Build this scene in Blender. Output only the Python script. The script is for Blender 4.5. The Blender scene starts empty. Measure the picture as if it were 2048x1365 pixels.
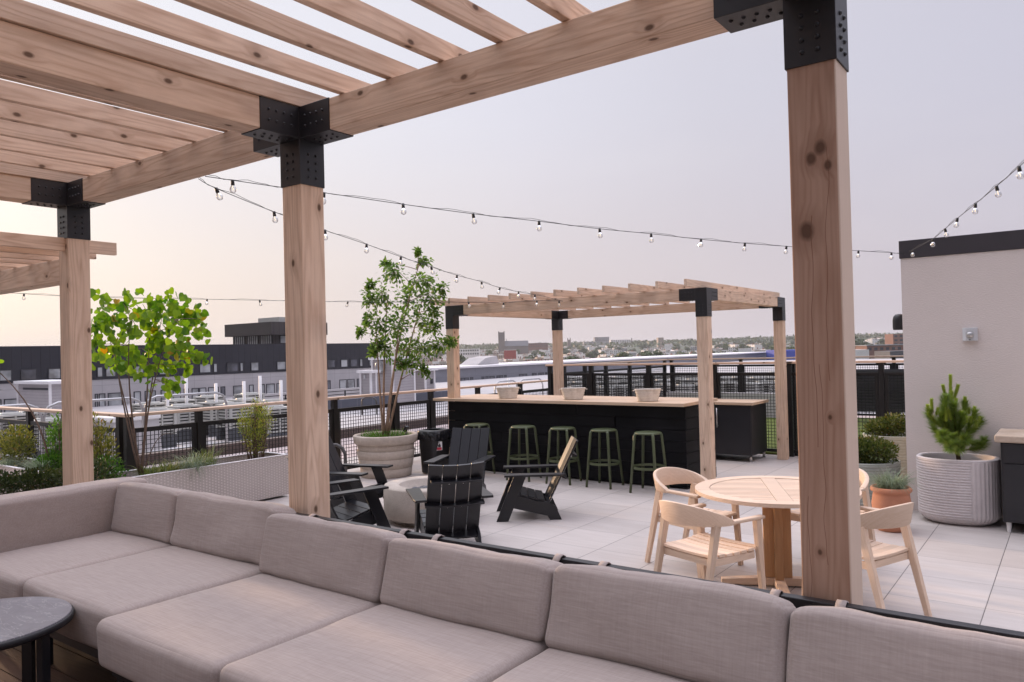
import bpy, bmesh, math, random
from mathutils import Vector, Matrix, noise
random.seed(7)
S = bpy.context.scene
COL = S.collection
PI = math.pi

# ------------------------------------------------------------------ camera
F_PX, YAW, PITCH, ROLL, H = 1530.714, 0.635277, 0.01308336, -0.02492841, 1.84
fwd = Vector((-math.sin(YAW)*math.cos(PITCH), math.cos(YAW)*math.cos(PITCH), math.sin(PITCH)))
rgt = Vector((math.cos(YAW), math.sin(YAW), 0))
up0 = rgt.cross(fwd)
CR = rgt*math.cos(ROLL) + up0*math.sin(ROLL)
CU = -rgt*math.sin(ROLL) + up0*math.cos(ROLL)
CAM = Vector((0, 0, H))
cam = bpy.data.objects.new('camera', bpy.data.cameras.new('camera'))
COL.objects.link(cam)
mw = Matrix((CR, CU, -fwd)).transposed().to_4x4(); mw.translation = CAM
cam.matrix_world = mw
cam.data.sensor_width = 36; cam.data.lens = F_PX/2048*36
cam.data.clip_start = 0.05; cam.data.clip_end = 20000
S.camera = cam
# survey helpers: turn a reading taken off the photograph into a point of the place
def ray(x, y): return fwd + CR*((x-1024)/F_PX) - CU*((y-682.5)/F_PX)
def at_z(x, y, z):
    d = ray(x, y); return CAM + d*((z-H)/d.z)
def at_x(x, y, X):
    d = ray(x, y); return CAM + d*(X/d.x)
def at_y(x, y, Y):
    d = ray(x, y); return CAM + d*(Y/d.y)
def at_d(x, y, t): return CAM + ray(x, y)*t
HR = Vector((math.cos(YAW), math.sin(YAW), 0)); HF = Vector((-math.sin(YAW), math.cos(YAW), 0))

# ------------------------------------------------------------------ materials
def nm(name):
    m = bpy.data.materials.new(name); m.use_nodes = True
    nt = m.node_tree; b = nt.nodes['Principled BSDF']
    return m, nt, b
def N(nt, t, **kw):
    n = nt.nodes.new(t)
    for k, v in kw.items():
        if k.startswith('i_'):
            key = k[2:]
            n.inputs[int(key) if key.isdigit() else key.replace('_', ' ')].default_value = v
        else: setattr(n, k, v)
    return n
def L(nt, a, b): nt.links.new(a, b)
def ramp(nt, src, stops, interp='LINEAR'):
    r = nt.nodes.new('ShaderNodeValToRGB'); r.color_ramp.interpolation = interp
    e = r.color_ramp.elements
    while len(e) > 1: e.remove(e[-1])
    e[0].position = stops[0][0]; e[0].color = (*stops[0][1], 1)
    for p, c in stops[1:]:
        k = e.new(p); k.color = (*c, 1)
    L(nt, src, r.inputs[0]); return r
def mixc(nt, fac, a, b, mode='MIX'):
    m = nt.nodes.new('ShaderNodeMix'); m.data_type = 'RGBA'; m.blend_type = mode
    for sock, v in ((m.inputs[0], fac), (m.inputs[6], a), (m.inputs[7], b)):
        if hasattr(v, 'is_linked') or hasattr(v, 'links'): L(nt, v, sock)
        elif isinstance(v, (int, float)): sock.default_value = v
        else: sock.default_value = (*v, 1)
    return m.outputs[2]
def mth(nt, op, a, b=None, clamp=False):
    m = nt.nodes.new('ShaderNodeMath'); m.operation = op; m.use_clamp = clamp
    for i, v in enumerate((a, b)):
        if v is None: continue
        if isinstance(v, (int, float)): m.inputs[i].default_value = v
        else: L(nt, v, m.inputs[i])
    return m.outputs[0]
def bump(nt, b, h, strength=0.3, dist=0.01):
    n = nt.nodes.new('ShaderNodeBump'); n.inputs['Strength'].default_value = strength; n.inputs['Distance'].default_value = dist
    L(nt, h, n.inputs['Height']); L(nt, n.outputs[0], b.inputs['Normal']); return n
def objco(nt, scale=(1, 1, 1), rand=True, world=False):
    tc = nt.nodes.new('ShaderNodeTexCoord')
    mp = nt.nodes.new('ShaderNodeMapping')
    if world:
        g = nt.nodes.new('ShaderNodeNewGeometry'); src = g.outputs['Position']
    else: src = tc.outputs['Object']
    if rand:
        oi = nt.nodes.new('ShaderNodeObjectInfo')
        v = nt.nodes.new('ShaderNodeVectorMath'); v.operation = 'SCALE'; v.inputs[0].default_value = (37.1, 17.3, 23.7)
        L(nt, oi.outputs['Random'], v.inputs['Scale'])
        a = nt.nodes.new('ShaderNodeVectorMath'); a.operation = 'ADD'
        L(nt, src, a.inputs[0]); L(nt, v.outputs[0], a.inputs[1]); src = a.outputs[0]
    L(nt, src, mp.inputs[0]); mp.inputs['Scale'].default_value = scale
    return mp.outputs[0]
def noi(nt, co, scale, detail=4, rough=0.55, dist=0.0):
    n = nt.nodes.new('ShaderNodeTexNoise'); L(nt, co, n.inputs['Vector'])
    n.inputs['Scale'].default_value = scale; n.inputs['Detail'].default_value = detail
    n.inputs['Roughness'].default_value = rough; n.inputs['Distortion'].default_value = dist
    return n.outputs[0]

def plain(name, col, rough=0.6, metal=0.0, var=0.12, nscale=6.0, bumpk=0.0, spec=0.5, bscale=80):
    m, nt, b = nm(name)
    co = objco(nt)
    n = noi(nt, co, nscale)
    c1 = tuple(max(0, c*(1-var)) for c in col); c2 = tuple(min(1, c*(1+var)) for c in col)
    r = ramp(nt, n, [(0.3, c1), (0.7, c2)])
    L(nt, r.outputs[0], b.inputs['Base Color'])
    b.inputs['Roughness'].default_value = rough; b.inputs['Metallic'].default_value = metal
    b.inputs['Specular IOR Level'].default_value = spec
    if bumpk: bump(nt, b, noi(nt, co, bscale, 6, 0.65), bumpk, 0.004)
    return m

def wood(name, light, dark, knots=1.0, ringk=1.0, rough=0.65, stain=0.25, scale=1.0, stripk=0.0, fixed=(), cracks=(), pale_face=None):
    """timber whose grain runs along the part's own X axis: rings, fine fibre, knots, weather stains"""
    m, nt, b = nm(name)
    co = objco(nt, (0.07*scale, 1.0*scale, 1.0*scale))
    co1 = objco(nt, (1, 1, 1))
    warp = noi(nt, co, 5.0, 2, 0.5)
    # knots
    ks = nt.nodes.new('ShaderNodeSeparateXYZ'); L(nt, co1, ks.inputs[0])
    tt = mth(nt, 'ADD', ks.outputs[1], ks.outputs[2])
    kc = nt.nodes.new('ShaderNodeCombineXYZ'); L(nt, mth(nt, 'MULTIPLY', ks.outputs[0], 3.6*scale), kc.inputs[0]); L(nt, mth(nt, 'MULTIPLY', tt, 6.2*scale), kc.inputs[1])
    vor = nt.nodes.new('ShaderNodeTexVoronoi'); vor.voronoi_dimensions = '2D'; L(nt, kc.outputs[0], vor.inputs['Vector']); vor.inputs['Scale'].default_value = 1.0
    vor.feature = 'F1'
    kd = vor.outputs['Distance']
    sep = nt.nodes.new('ShaderNodeSeparateColor'); L(nt, vor.outputs['Color'], sep.inputs[0])
    has = mth(nt, 'GREATER_THAN', sep.outputs[0], 1.0 if fixed else 0.56)
    kr = mth(nt, 'MULTIPLY', mth(nt, 'SUBTRACT', 1.0, mth(nt, 'DIVIDE', kd, 0.085), True), has)
    near = mth(nt, 'MULTIPLY', mth(nt, 'SUBTRACT', 1.0, mth(nt, 'DIVIDE', kd, 0.26), True), has)
    if fixed or cracks:
        so_ = nt.nodes.new('ShaderNodeSeparateXYZ'); L(nt, objco(nt, (1, 1, 1), False), so_.inputs[0])
        wv = noi(nt, objco(nt, (9, 30, 30), False), 1.0, 3, 0.6)
        for (lx, ly, r) in fixed:
            dx = mth(nt, 'DIVIDE', mth(nt, 'SUBTRACT', so_.outputs[0], lx), 1.35); dy = mth(nt, 'SUBTRACT', so_.outputs[1], ly)
            dd = mth(nt, 'ADD', mth(nt, 'SQRT', mth(nt, 'ADD', mth(nt, 'MULTIPLY', dx, dx), mth(nt, 'MULTIPLY', dy, dy))), mth(nt, 'MULTIPLY', mth(nt, 'SUBTRACT', wv, 0.5), r*0.7))
            kr = mth(nt, 'MAXIMUM', kr, mth(nt, 'SUBTRACT', 1.0, mth(nt, 'DIVIDE', dd, r), True))
            near = mth(nt, 'MAXIMUM', near, mth(nt, 'SUBTRACT', 1.0, mth(nt, 'DIVIDE', dd, r*2.6), True))
    # rings
    sx = nt.nodes.new('ShaderNodeSeparateXYZ'); L(nt, co, sx.inputs[0])
    v = mth(nt, 'ADD', mth(nt, 'MULTIPLY', sx.outputs[1], 1.0), mth(nt, 'MULTIPLY', sx.outputs[2], 0.6))
    v = mth(nt, 'ADD', v, mth(nt, 'MULTIPLY', warp, 0.20))
    v = mth(nt, 'ADD', v, mth(nt, 'MULTIPLY', near, 0.030*knots))
    rings = mth(nt, 'SINE', mth(nt, 'MULTIPLY', v, 330.0))
    rings = mth(nt, 'MULTIPLY', mth(nt, 'ADD', rings, 1.0), 0.5)
    rings = mth(nt, 'POWER', rings, 1.8)
    rmod = noi(nt, objco(nt, (0.25*scale, 4*scale, 4*scale)), 2.6, 2, 0.5)
    rings = mth(nt, 'MULTIPLY', rings, mth(nt, 'MULTIPLY', mth(nt, 'SUBTRACT', rmod, 0.28, True), 2.0, True))
    c2 = nt.nodes.new('ShaderNodeCombineXYZ'); L(nt, mth(nt, 'MULTIPLY', ks.outputs[0], 0.34*scale), c2.inputs[0]); L(nt, mth(nt, 'ADD', mth(nt, 'MULTIPLY', tt, 4.5*scale), mth(nt, 'MULTIPLY', near, 0.12*knots)), c2.inputs[1])
    cath = noi(nt, c2.outputs[0], 1.3, 2, 0.45)
    r2 = mth(nt, 'POWER', mth(nt, 'MULTIPLY', mth(nt, 'ADD', mth(nt, 'SINE', mth(nt, 'MULTIPLY', cath, 105.0)), 1.0), 0.5), 2.4)
    rings = mth(nt, 'ADD', mth(nt, 'MULTIPLY', rings, 0.55), mth(nt, 'MULTIPLY', r2, 0.60))
    fine = noi(nt, co, 60.0, 5, 0.7)
    fac = mth(nt, 'ADD', mth(nt, 'MULTIPLY', rings, 0.55*ringk), mth(nt, 'MULTIPLY', mth(nt, 'SUBTRACT', fine, 0.35), 0.9))
    col = mixc(nt, mth(nt, 'MULTIPLY', fac, 0.85, True), light, dark)
    big = noi(nt, co1, 2.3, 3, 0.6)
    st = mth(nt, 'MULTIPLY', mth(nt, 'SUBTRACT', big, 0.52, True), stain*5, True)
    grey = tuple(0.45*sum(dark)/3 + 0.35*c for c in dark)
    col = mixc(nt, st, col, grey)
    oi = nt.nodes.new('ShaderNodeObjectInfo')
    val = mth(nt, 'ADD', mth(nt, 'MULTIPLY', oi.outputs['Random'], 0.30), 0.84)
    hs = nt.nodes.new('ShaderNodeHueSaturation'); L(nt, col, hs.inputs['Color']); L(nt, val, hs.inputs['Value'])
    col = hs.outputs[0]
    if stripk:
        isl = nt.nodes.new('ShaderNodeNewGeometry')
        hv = nt.nodes.new('ShaderNodeHueSaturation'); L(nt, col, hv.inputs['Color'])
        L(nt, mth(nt, 'ADD', mth(nt, 'MULTIPLY', isl.outputs['Random Per Island'], stripk), 1-stripk/2), hv.inputs['Value'])
        col = hv.outputs[0]
    if knots:
        kcol = tuple(c*0.36 for c in dark)
        col = mixc(nt, mth(nt, 'MULTIPLY', near, 0.75 if fixed else 0.45), col, tuple(c*(0.7 if fixed else 0.85) for c in dark))
        col = mixc(nt, mth(nt, 'MULTIPLY', kr, 2.0, True), col, kcol)
    if pale_face:  # one side face of the timber mixed to a paler wood tone
        f_ = mth(nt, 'MULTIPLY', mth(nt, 'ADD', mth(nt, 'SUBTRACT', so_.outputs[1], pale_face[0]), mth(nt, 'MULTIPLY', mth(nt, 'SUBTRACT', warp, 0.5), 0.006)), 400.0, True)
        col = mixc(nt, mth(nt, 'MULTIPLY', f_, 0.8), col, pale_face[1])
    for (xa, xb, ly, amp, wd_) in cracks:
        yy = mth(nt, 'ADD', ly, mth(nt, 'MULTIPLY', mth(nt, 'SUBTRACT', noi(nt, objco(nt, (2.2, 0.2, 0.2), False), 1.0, 2, 0.5), 0.5), amp*1.8))
        e = mth(nt, 'SUBTRACT', 1.0, mth(nt, 'DIVIDE', mth(nt, 'ABSOLUTE', mth(nt, 'SUBTRACT', so_.outputs[1], yy)), wd_), True)
        e = mth(nt, 'MULTIPLY', e, mth(nt, 'MULTIPLY', mth(nt, 'GREATER_THAN', so_.outputs[0], xa), mth(nt, 'LESS_THAN', so_.outputs[0], xb)))
        col = mixc(nt, e, col, (0.16, 0.065, 0.035))
    L(nt, col, b.inputs['Base Color'])
    b.inputs['Roughness'].default_value = rough; b.inputs['Specular IOR Level'].default_value = 0.3
    bump(nt, b, mth(nt, 'ADD', fine, mth(nt, 'MULTIPLY', rings, 0.5)), 0.35, 0.003)
    return m

def leafmat(name, c1, c2, c3=None, trans=0.45, rough=0.45):
    m, nt, b = nm(name)
    g = nt.nodes.new('ShaderNodeNewGeometry')
    stops = [(0.0, c1), (0.75, c2)]
    if c3: stops += [(0.95, c2), (1.0, c3)]
    r = ramp(nt, g.outputs['Random Per Island'], stops)
    L(nt, r.outputs[0], b.inputs['Base Color']); b.inputs['Roughness'].default_value = rough
    b.inputs['Specular IOR Level'].default_value = 0.35
    t = nt.nodes.new('ShaderNodeBsdfTranslucent')
    hs = nt.nodes.new('ShaderNodeHueSaturation'); L(nt, r.outputs[0], hs.inputs['Color']); hs.inputs['Value'].default_value = 1.5; hs.inputs['Saturation'].default_value = 1.1
    L(nt, hs.outputs[0], t.inputs['Color'])
    mx = nt.nodes.new('ShaderNodeMixShader'); mx.inputs[0].default_value = trans
    L(nt, b.outputs[0], mx.inputs[1]); L(nt, t.outputs[0], mx.inputs[2])
    L(nt, mx.outputs[0], nt.nodes['Material Output'].inputs[0])
    return m

M = {}
M['cedar'] = wood('cedar timber', (0.74, 0.565, 0.43), (0.38, 0.225, 0.14), 1.0, 1.0, 0.65, 0.3)
kq = at_y(1613, 463, 2.40); k2 = at_y(1622, 318, 2.40); k3 = at_y(1655, 330, 2.40); k4 = at_y(1640, 296, 2.40)
kn = lambda p, r: (p.z-1.677, p.x-(-0.552-0.1425/2), r)
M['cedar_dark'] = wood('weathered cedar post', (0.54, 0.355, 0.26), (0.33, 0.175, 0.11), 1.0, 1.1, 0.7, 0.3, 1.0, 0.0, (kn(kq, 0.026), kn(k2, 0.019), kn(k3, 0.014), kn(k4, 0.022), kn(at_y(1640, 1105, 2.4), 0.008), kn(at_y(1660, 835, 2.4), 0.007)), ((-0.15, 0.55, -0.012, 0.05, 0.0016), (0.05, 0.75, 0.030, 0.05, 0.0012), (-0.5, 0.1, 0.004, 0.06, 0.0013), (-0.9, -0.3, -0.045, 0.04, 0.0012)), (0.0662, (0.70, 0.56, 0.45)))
M['teak'] = wood('bleached teak', (0.72, 0.55, 0.42), (0.55, 0.38, 0.26), 0.0, 0.7, 0.55, 0.12, 1.3, 0.22)
M['teak_orange'] = wood('oiled teak', (0.56, 0.33, 0.17), (0.42, 0.22, 0.10), 0.0, 0.8, 0.5, 0.1, 1.3, 0.2)
M['counter'] = wood('butcher block', (0.66, 0.49, 0.35), (0.50, 0.34, 0.22), 0.0, 0.7, 0.5, 0.1, 1.2, 0.25)
M['rail'] = wood('cedar cap rail', (0.66, 0.49, 0.38), (0.50, 0.34, 0.24), 0.5, 0.8, 0.6, 0.15)
M['decking'] = wood('ipe decking', (0.16, 0.09, 0.06), (0.09, 0.05, 0.035), 0.0, 0.8, 0.5, 0.2, 1.0, 0.3)
M['char'] = plain('charred boards', (0.0065, 0.0065, 0.008), 0.6, 0, 0.5, 3.0, 0.6, 0.15, 40)
M['steel'] = plain('black powder coated steel', (0.013, 0.013, 0.016), 0.42, 0, 0.15, 4, 0.05, 0.5)
M['fence_steel'] = plain('black fence steel', (0.009, 0.0085, 0.009), 0.5, 0, 0.15, 4, 0.0, 0.4)
M['poly'] = plain('black recycled plastic', (0.0065, 0.0065, 0.009), 0.30, 0, 0.2, 5, 0.08, 0.5, 120)
M['green_steel'] = plain('olive green stool', (0.085, 0.105, 0.050), 0.42, 0, 0.08, 5)
M['galv'] = plain('galvanised pipe', (0.42, 0.42, 0.43), 0.4, 0.7, 0.1, 5)
M['pipe_dark'] = plain('dull dark pipe', (0.10, 0.095, 0.095), 0.4, 0.5, 0.1, 5)
M['white_pipe'] = plain('white plastic pipe', (0.78, 0.77, 0.76), 0.5, 0, 0.05)
M['chrome'] = plain('brushed steel', (0.55, 0.54, 0.53), 0.3, 1.0, 0.05)
M['white_paint'] = plain('white trim paint', (0.78, 0.76, 0.77), 0.6, 0, 0.04)
M['stuccocap'] = plain('dark parapet cap', (0.040, 0.034, 0.040), 0.5, 0, 0.08)
M['terracotta'] = plain('terracotta', (0.50, 0.215, 0.125), 0.75, 0, 0.14, 5, 0.2)
M['soil'] = plain('potting soil', (0.035, 0.024, 0.018), 0.95, 0, 0.4, 30, 1.0)
M['bark'] = plain('thin brown bark', (0.13, 0.085, 0.062), 0.8, 0, 0.25, 20, 0.5)
M['bark_pale'] = plain('pale smooth bark', (0.30, 0.20, 0.135), 0.7, 0, 0.2, 20, 0.3)
M['lava'] = plain('grey pebbles', (0.085, 0.085, 0.095), 0.5, 0, 0.5, 14)
M['bin'] = plain('black bin plastic', (0.012, 0.012, 0.014), 0.35, 0, 0.1)
M['bag'] = plain('bin liner', (0.010, 0.010, 0.013), 0.18, 0, 0.1)
M['sticker_white'] = plain('sticker white', (0.8, 0.8, 0.8), 0.5, 0, 0.02)
M['sticker_red'] = plain('sticker red', (0.55, 0.03, 0.06), 0.5, 0, 0.02)
M['sticker_black'] = plain('sticker black', (0.02, 0.02, 0.02), 0.5, 0, 0.02)
M['cabinet'] = plain('matt black cabinet', (0.016, 0.016, 0.020), 0.4, 0, 0.1)
M['unit'] = plain('condenser casing', (0.46, 0.46, 0.43), 0.5, 0.1, 0.08)
M['unit_dark'] = plain('condenser coil', (0.035, 0.035, 0.035), 0.6, 0.1, 0.2)
M['unit_base'] = plain('dark equipment stand', (0.075, 0.08, 0.09), 0.7, 0, 0.2)
M['brown'] = plain('brown parapet metal', (0.085, 0.060, 0.052), 0.5, 0, 0.1)
M['roofwhite'] = plain('pale roof membrane', (0.43, 0.41, 0.41), 0.7, 0, 0.1, 0.5)
M['ballast'] = plain('pinkish roof pavers', (0.46, 0.385, 0.37), 0.85, 0, 0.16, 3, 0.6, 0.2, 30)
M['turf'] = plain('artificial turf', (0.10, 0.125, 0.035), 0.9, 0, 0.3, 60, 0.9, 0.1, 300)
M['louvre'] = plain('dark louvre', (0.028, 0.028, 0.035), 0.5, 0, 0.1)
M['ink'] = plain('black rubber', (0.015, 0.015, 0.016), 0.5, 0, 0.1)
M['device'] = plain('white device plastic', (0.62, 0.63, 0.65), 0.35, 0, 0.04)
M['land'] = plain('city ground', (0.07, 0.085, 0.05), 0.9, 0, 0.35, 0.02)

def fabric():
    m, nt, b = nm('linen cushion fabric')
    a = noi(nt, objco(nt, (170, 9, 9)), 1.0, 3, 0.6)
    a2 = noi(nt, objco(nt, (7, 150, 170)), 1.0, 4, 0.65)
    big = noi(nt, objco(nt), 3.0, 3)
    f = mth(nt, 'ADD', mth(nt, 'MULTIPLY', a2, 0.75), mth(nt, 'MULTIPLY', a, 0.35))
    r = ramp(nt, f, [(0.30, (0.295, 0.245, 0.220)), (0.78, (0.445, 0.378, 0.347))])
    c = mixc(nt, mth(nt, 'MULTIPLY', big, 0.3), r.outputs[0], (0.365, 0.307, 0.282))
    L(nt, c, b.inputs['Base Color']); b.inputs['Roughness'].default_value = 0.95
    b.inputs['Specular IOR Level'].default_value = 0.15
    b.inputs['Sheen Weight'].default_value = 0.15
    wr = noi(nt, objco(nt, (5, 3, 12)), 1.0, 3, 0.6, 0.6)
    bn = bump(nt, b, f, 0.2, 0.0012)
    b2 = nt.nodes.new('ShaderNodeBump'); b2.inputs['Strength'].default_value = 0.16; b2.inputs['Distance'].default_value = 0.02
    L(nt, wr, b2.inputs['Height']); L(nt, b2.outputs[0], bn.inputs['Normal'])
    return m
M['fabric'] = fabric()

def tile_floor():
    m, nt, b = nm('porcelain pavers')
    co = objco(nt, rand=False)
    sp = nt.nodes.new('ShaderNodeSeparateXYZ'); L(nt, co, sp.inputs[0])
    T = 0.607
    def cell(v, off):
        q = mth(nt, 'DIVIDE', mth(nt, 'SUBTRACT', v, off), T)
        fl = mth(nt, 'FLOOR', q); fr = mth(nt, 'SUBTRACT', q, fl)
        e = mth(nt, 'MINIMUM', fr, mth(nt, 'SUBTRACT', 1.0, fr))
        return fl, mth(nt, 'MULTIPLY', e, T)
    ix, ex = cell(sp.outputs[0], -0.552-0.607*20)
    iy, ey = cell(sp.outputs[1], 6.59-0.6*20)
    jx = mth(nt, 'SUBTRACT', 1.0, mth(nt, 'DIVIDE', ex, 0.0050), True)
    jy = mth(nt, 'MULTIPLY', mth(nt, 'SUBTRACT', 1.0, mth(nt, 'DIVIDE', ey, 0.0040), True), 0.75)
    j = mth(nt, 'MAXIMUM', jx, jy)
    cid = nt.nodes.new('ShaderNodeCombineXYZ'); L(nt, ix, cid.inputs[0]); L(nt, iy, cid.inputs[1])
    wn = nt.nodes.new('ShaderNodeTexWhiteNoise'); wn.noise_dimensions = '3D'; L(nt, cid.outputs[0], wn.inputs['Vector'])
    add = nt.nodes.new('ShaderNodeVectorMath'); add.operation = 'MULTIPLY_ADD'
    L(nt, wn.outputs['Color'], add.inputs[0]); add.inputs[1].default_value = (30, 30, 30); L(nt, co, add.inputs[2])
    mp = nt.nodes.new('ShaderNodeMapping'); mp.inputs['Scale'].default_value = (1.1, 11, 1); L(nt, add.outputs[0], mp.inputs[0])
    st = noi(nt, mp.outputs[0], 1.6, 6, 0.62, 0.4)
    mp2 = nt.nodes.new('ShaderNodeMapping'); mp2.inputs['Scale'].default_value = (3, 90, 1); L(nt, add.outputs[0], mp2.inputs[0])
    fine = noi(nt, mp2.outputs[0], 1.0, 3, 0.6)
    dirt = noi(nt, co, 0.9, 5, 0.65)
    r = ramp(nt, st, [(0.2, (0.42, 0.37, 0.335)), (0.5, (0.49, 0.44, 0.405)), (0.8, (0.55, 0.50, 0.465))])
    c = mixc(nt, mth(nt, 'MULTIPLY', fine, 0.35), r.outputs[0], (0.40, 0.375, 0.375))
    tv = mth(nt, 'ADD', mth(nt, 'MULTIPLY', wn.outputs['Value'], 0.12), 0.93)
    hs = nt.nodes.new('ShaderNodeHueSaturation'); L(nt, c, hs.inputs['Color']); L(nt, tv, hs.inputs['Value'])
    c = mixc(nt, mth(nt, 'MULTIPLY', mth(nt, 'SUBTRACT', dirt, 0.5, True), 1.1), hs.outputs[0], (0.31, 0.265, 0.235))
    c = mixc(nt, j, c, (0.05, 0.045, 0.045))
    L(nt, c, b.inputs['Base Color']); b.inputs['Specular IOR Level'].default_value = 0.4
    rr = mth(nt, 'ADD', mth(nt, 'MULTIPLY', st, 0.3), 0.42); L(nt, rr, b.inputs['Roughness'])
    bump(nt, b, mth(nt, 'SUBTRACT', mth(nt, 'MULTIPLY', st, 0.2), j), 0.3, 0.004)
    return m
M['tile'] = tile_floor()

def lined(name, col, axis, pitch, lw, linecol, rough=0.6, var=0.06, bk=0.5, spec=0.4, second=None):
    """flat cladding with real-size joints: axis 2 = horizontal courses, 0/1 = vertical ribs"""
    m, nt, b = nm(name)
    co = objco(nt, rand=False)
    sp = nt.nodes.new('ShaderNodeSeparateXYZ'); L(nt, co, sp.inputs[0])
    def joint(ax, p, w):
        q = mth(nt, 'DIVIDE', sp.outputs[ax], p); fr = mth(nt, 'FRACT', mth(nt, 'ADD', q, 1000.0))
        e = mth(nt, 'MULTIPLY', mth(nt, 'MINIMUM', fr, mth(nt, 'SUBTRACT', 1.0, fr)), p)
        return mth(nt, 'SUBTRACT', 1.0, mth(nt, 'DIVIDE', e, w), True), fr
    j, fr = joint(axis, pitch, lw)
    if second:
        j2, _ = joint(*second); j = mth(nt, 'MAXIMUM', j, j2)
    n = noi(nt, objco(nt), 0.8, 4)
    c1 = tuple(c*(1-var) for c in col); c2 = tuple(c*(1+var) for c in col)
    r = ramp(nt, n, [(0.3, c1), (0.7, c2)])
    c = mixc(nt, j, r.outputs[0], linecol)
    L(nt, c, b.inputs['Base Color']); b.inputs['Roughness'].default_value = rough; b.inputs['Specular IOR Level'].default_value = spec
    if bk: bump(nt, b, mth(nt, 'ADD', mth(nt, 'MULTIPLY', fr, -0.5), mth(nt, 'MULTIPLY', j, -1.0)), bk, 0.02)
    return m
M['siding'] = lined('lap siding', (0.40, 0.37, 0.38), 2, 0.19, 0.012, (0.22, 0.20, 0.21), 0.7)
M['seam'] = lined('black standing seam', (0.020, 0.020, 0.028), 1, 0.62, 0.03, (0.008, 0.008, 0.012), 0.45, 0.1, 0.3)
M['seam_brown'] = lined('brown standing seam', (0.060, 0.050, 0.050), 1, 0.62, 0.05, (0.03, 0.026, 0.026), 0.45, 0.1, 0.3)
M['panel'] = lined('grey fibre panels', (0.43, 0.41, 0.415), 1, 1.9, 0.025, (0.26, 0.25, 0.25), 0.7, 0.05, 0.0, 0.3, (2, 1.45, 0.02))
M['bluegrey'] = lined('blue grey panels', (0.22, 0.222, 0.25), 1, 1.6, 0.025, (0.17, 0.17, 0.2), 0.6, 0.05, 0.0, 0.3, (2, 1.1, 0.02))
M['darkpanel'] = lined('dark blue grey panels', (0.085, 0.09, 0.115), 1, 1.3, 0.03, (0.16, 0.16, 0.18), 0.6, 0.05, 0.0)
M['deck_lines'] = M['decking']

def glassy(name, col, rough=0.08):
    m, nt, b = nm(name)
    n = noi(nt, objco(nt), 0.9, 2)
    r = ramp(nt, n, [(0.35, tuple(c*0.55 for c in col)), (0.65, tuple(min(1, c*1.3) for c in col))])
    L(nt, r.outputs[0], b.inputs['Base Color']); b.inputs['Roughness'].default_value = rough
    b.inputs['Specular IOR Level'].default_value = 0.7
    return m
M['pane'] = glassy('window glass with blinds', (0.34, 0.35, 0.36))
M['pane_dark'] = glassy('dark window glass', (0.10, 0.10, 0.12))

def stucco():
    m, nt, b = nm('stucco')
    co = objco(nt, rand=False)
    big = noi(nt, co, 0.7, 4); r = ramp(nt, big, [(0.3, (0.70, 0.625, 0.585)), (0.7, (0.77, 0.695, 0.655))])
    st = noi(nt, objco(nt, (3, 3, 12), False), 2.0, 3, 0.6)
    sc = mixc(nt, mth(nt, 'MULTIPLY', st, 0.25), r.outputs[0], (0.64, 0.575, 0.55))
    L(nt, sc, b.inputs['Base Color']); b.inputs['Roughness'].default_value = 0.9; b.inputs['Specular IOR Level'].default_value = 0.2
    f = noi(nt, objco(nt, (40, 40, 90), False), 1.0, 6, 0.7)
    bump(nt, b, f, 0.55, 0.012); return m
M['stucco'] = stucco()

def concrete(name, c1, c2, grain=60, bk=0.4):
    m, nt, b = nm(name)
    co = objco(nt, rand=False)
    big = noi(nt, co, 3.0, 5, 0.6); fine = noi(nt, co, grain, 5, 0.7)
    f = mth(nt, 'ADD', mth(nt, 'MULTIPLY', big, 0.6), mth(nt, 'MULTIPLY', fine, 0.4))
    r = ramp(nt, f, [(0.32, c1), (0.66, c2)])
    L(nt, r.outputs[0], b.inputs['Base Color']); b.inputs['Roughness'].default_value = 0.9; b.inputs['Specular IOR Level'].default_value = 0.2
    bump(nt, b, fine, bk, 0.006); return m
M['caststone'] = concrete('cast stone', (0.40, 0.335, 0.28), (0.60, 0.525, 0.455), 25, 0.3)
M['pitstone'] = concrete('pitted concrete', (0.34, 0.29, 0.245), (0.55, 0.49, 0.43), 90, 0.8)
M['ribpot'] = concrete('pale ribbed stone', (0.52, 0.47, 0.465), (0.64, 0.59, 0.585), 30, 0.15)
M['greenpot'] = concrete('grey green ribbed metal', (0.30, 0.315, 0.28), (0.40, 0.41, 0.37), 20, 0.1)
M['whitewash'] = concrete('whitewashed metal tub', (0.46, 0.42, 0.37), (0.85, 0.82, 0.77), 14, 0.3)
M['travertine'] = concrete('travertine slab', (0.42, 0.32, 0.24), (0.62, 0.52, 0.43), 18, 0.3)

def tabletop():
    m, nt, b = nm('dark ceramic stone')
    co = objco(nt, rand=False)
    n = noi(nt, co, 6, 8, 0.7, 0.8); r = ramp(nt, n, [(0.3, (0.13, 0.122, 0.138)), (0.55, (0.19, 0.18, 0.198)), (0.72, (0.25, 0.24, 0.26))])
    v = noi(nt, objco(nt, (2, 7, 1), False), 1.6, 6, 0.6, 1.5)
    e = mth(nt, 'SUBTRACT', 1.0, mth(nt, 'MULTIPLY', mth(nt, 'ABSOLUTE', mth(nt, 'SUBTRACT', v, 0.5)), 70), True)
    c = mixc(nt, mth(nt, 'MULTIPLY', e, 0.35), r.outputs[0], (0.55, 0.54, 0.53))
    L(nt, c, b.inputs['Base Color']); b.inputs['Roughness'].default_value = 0.38; return m
M['ceramic'] = tabletop()

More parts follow.
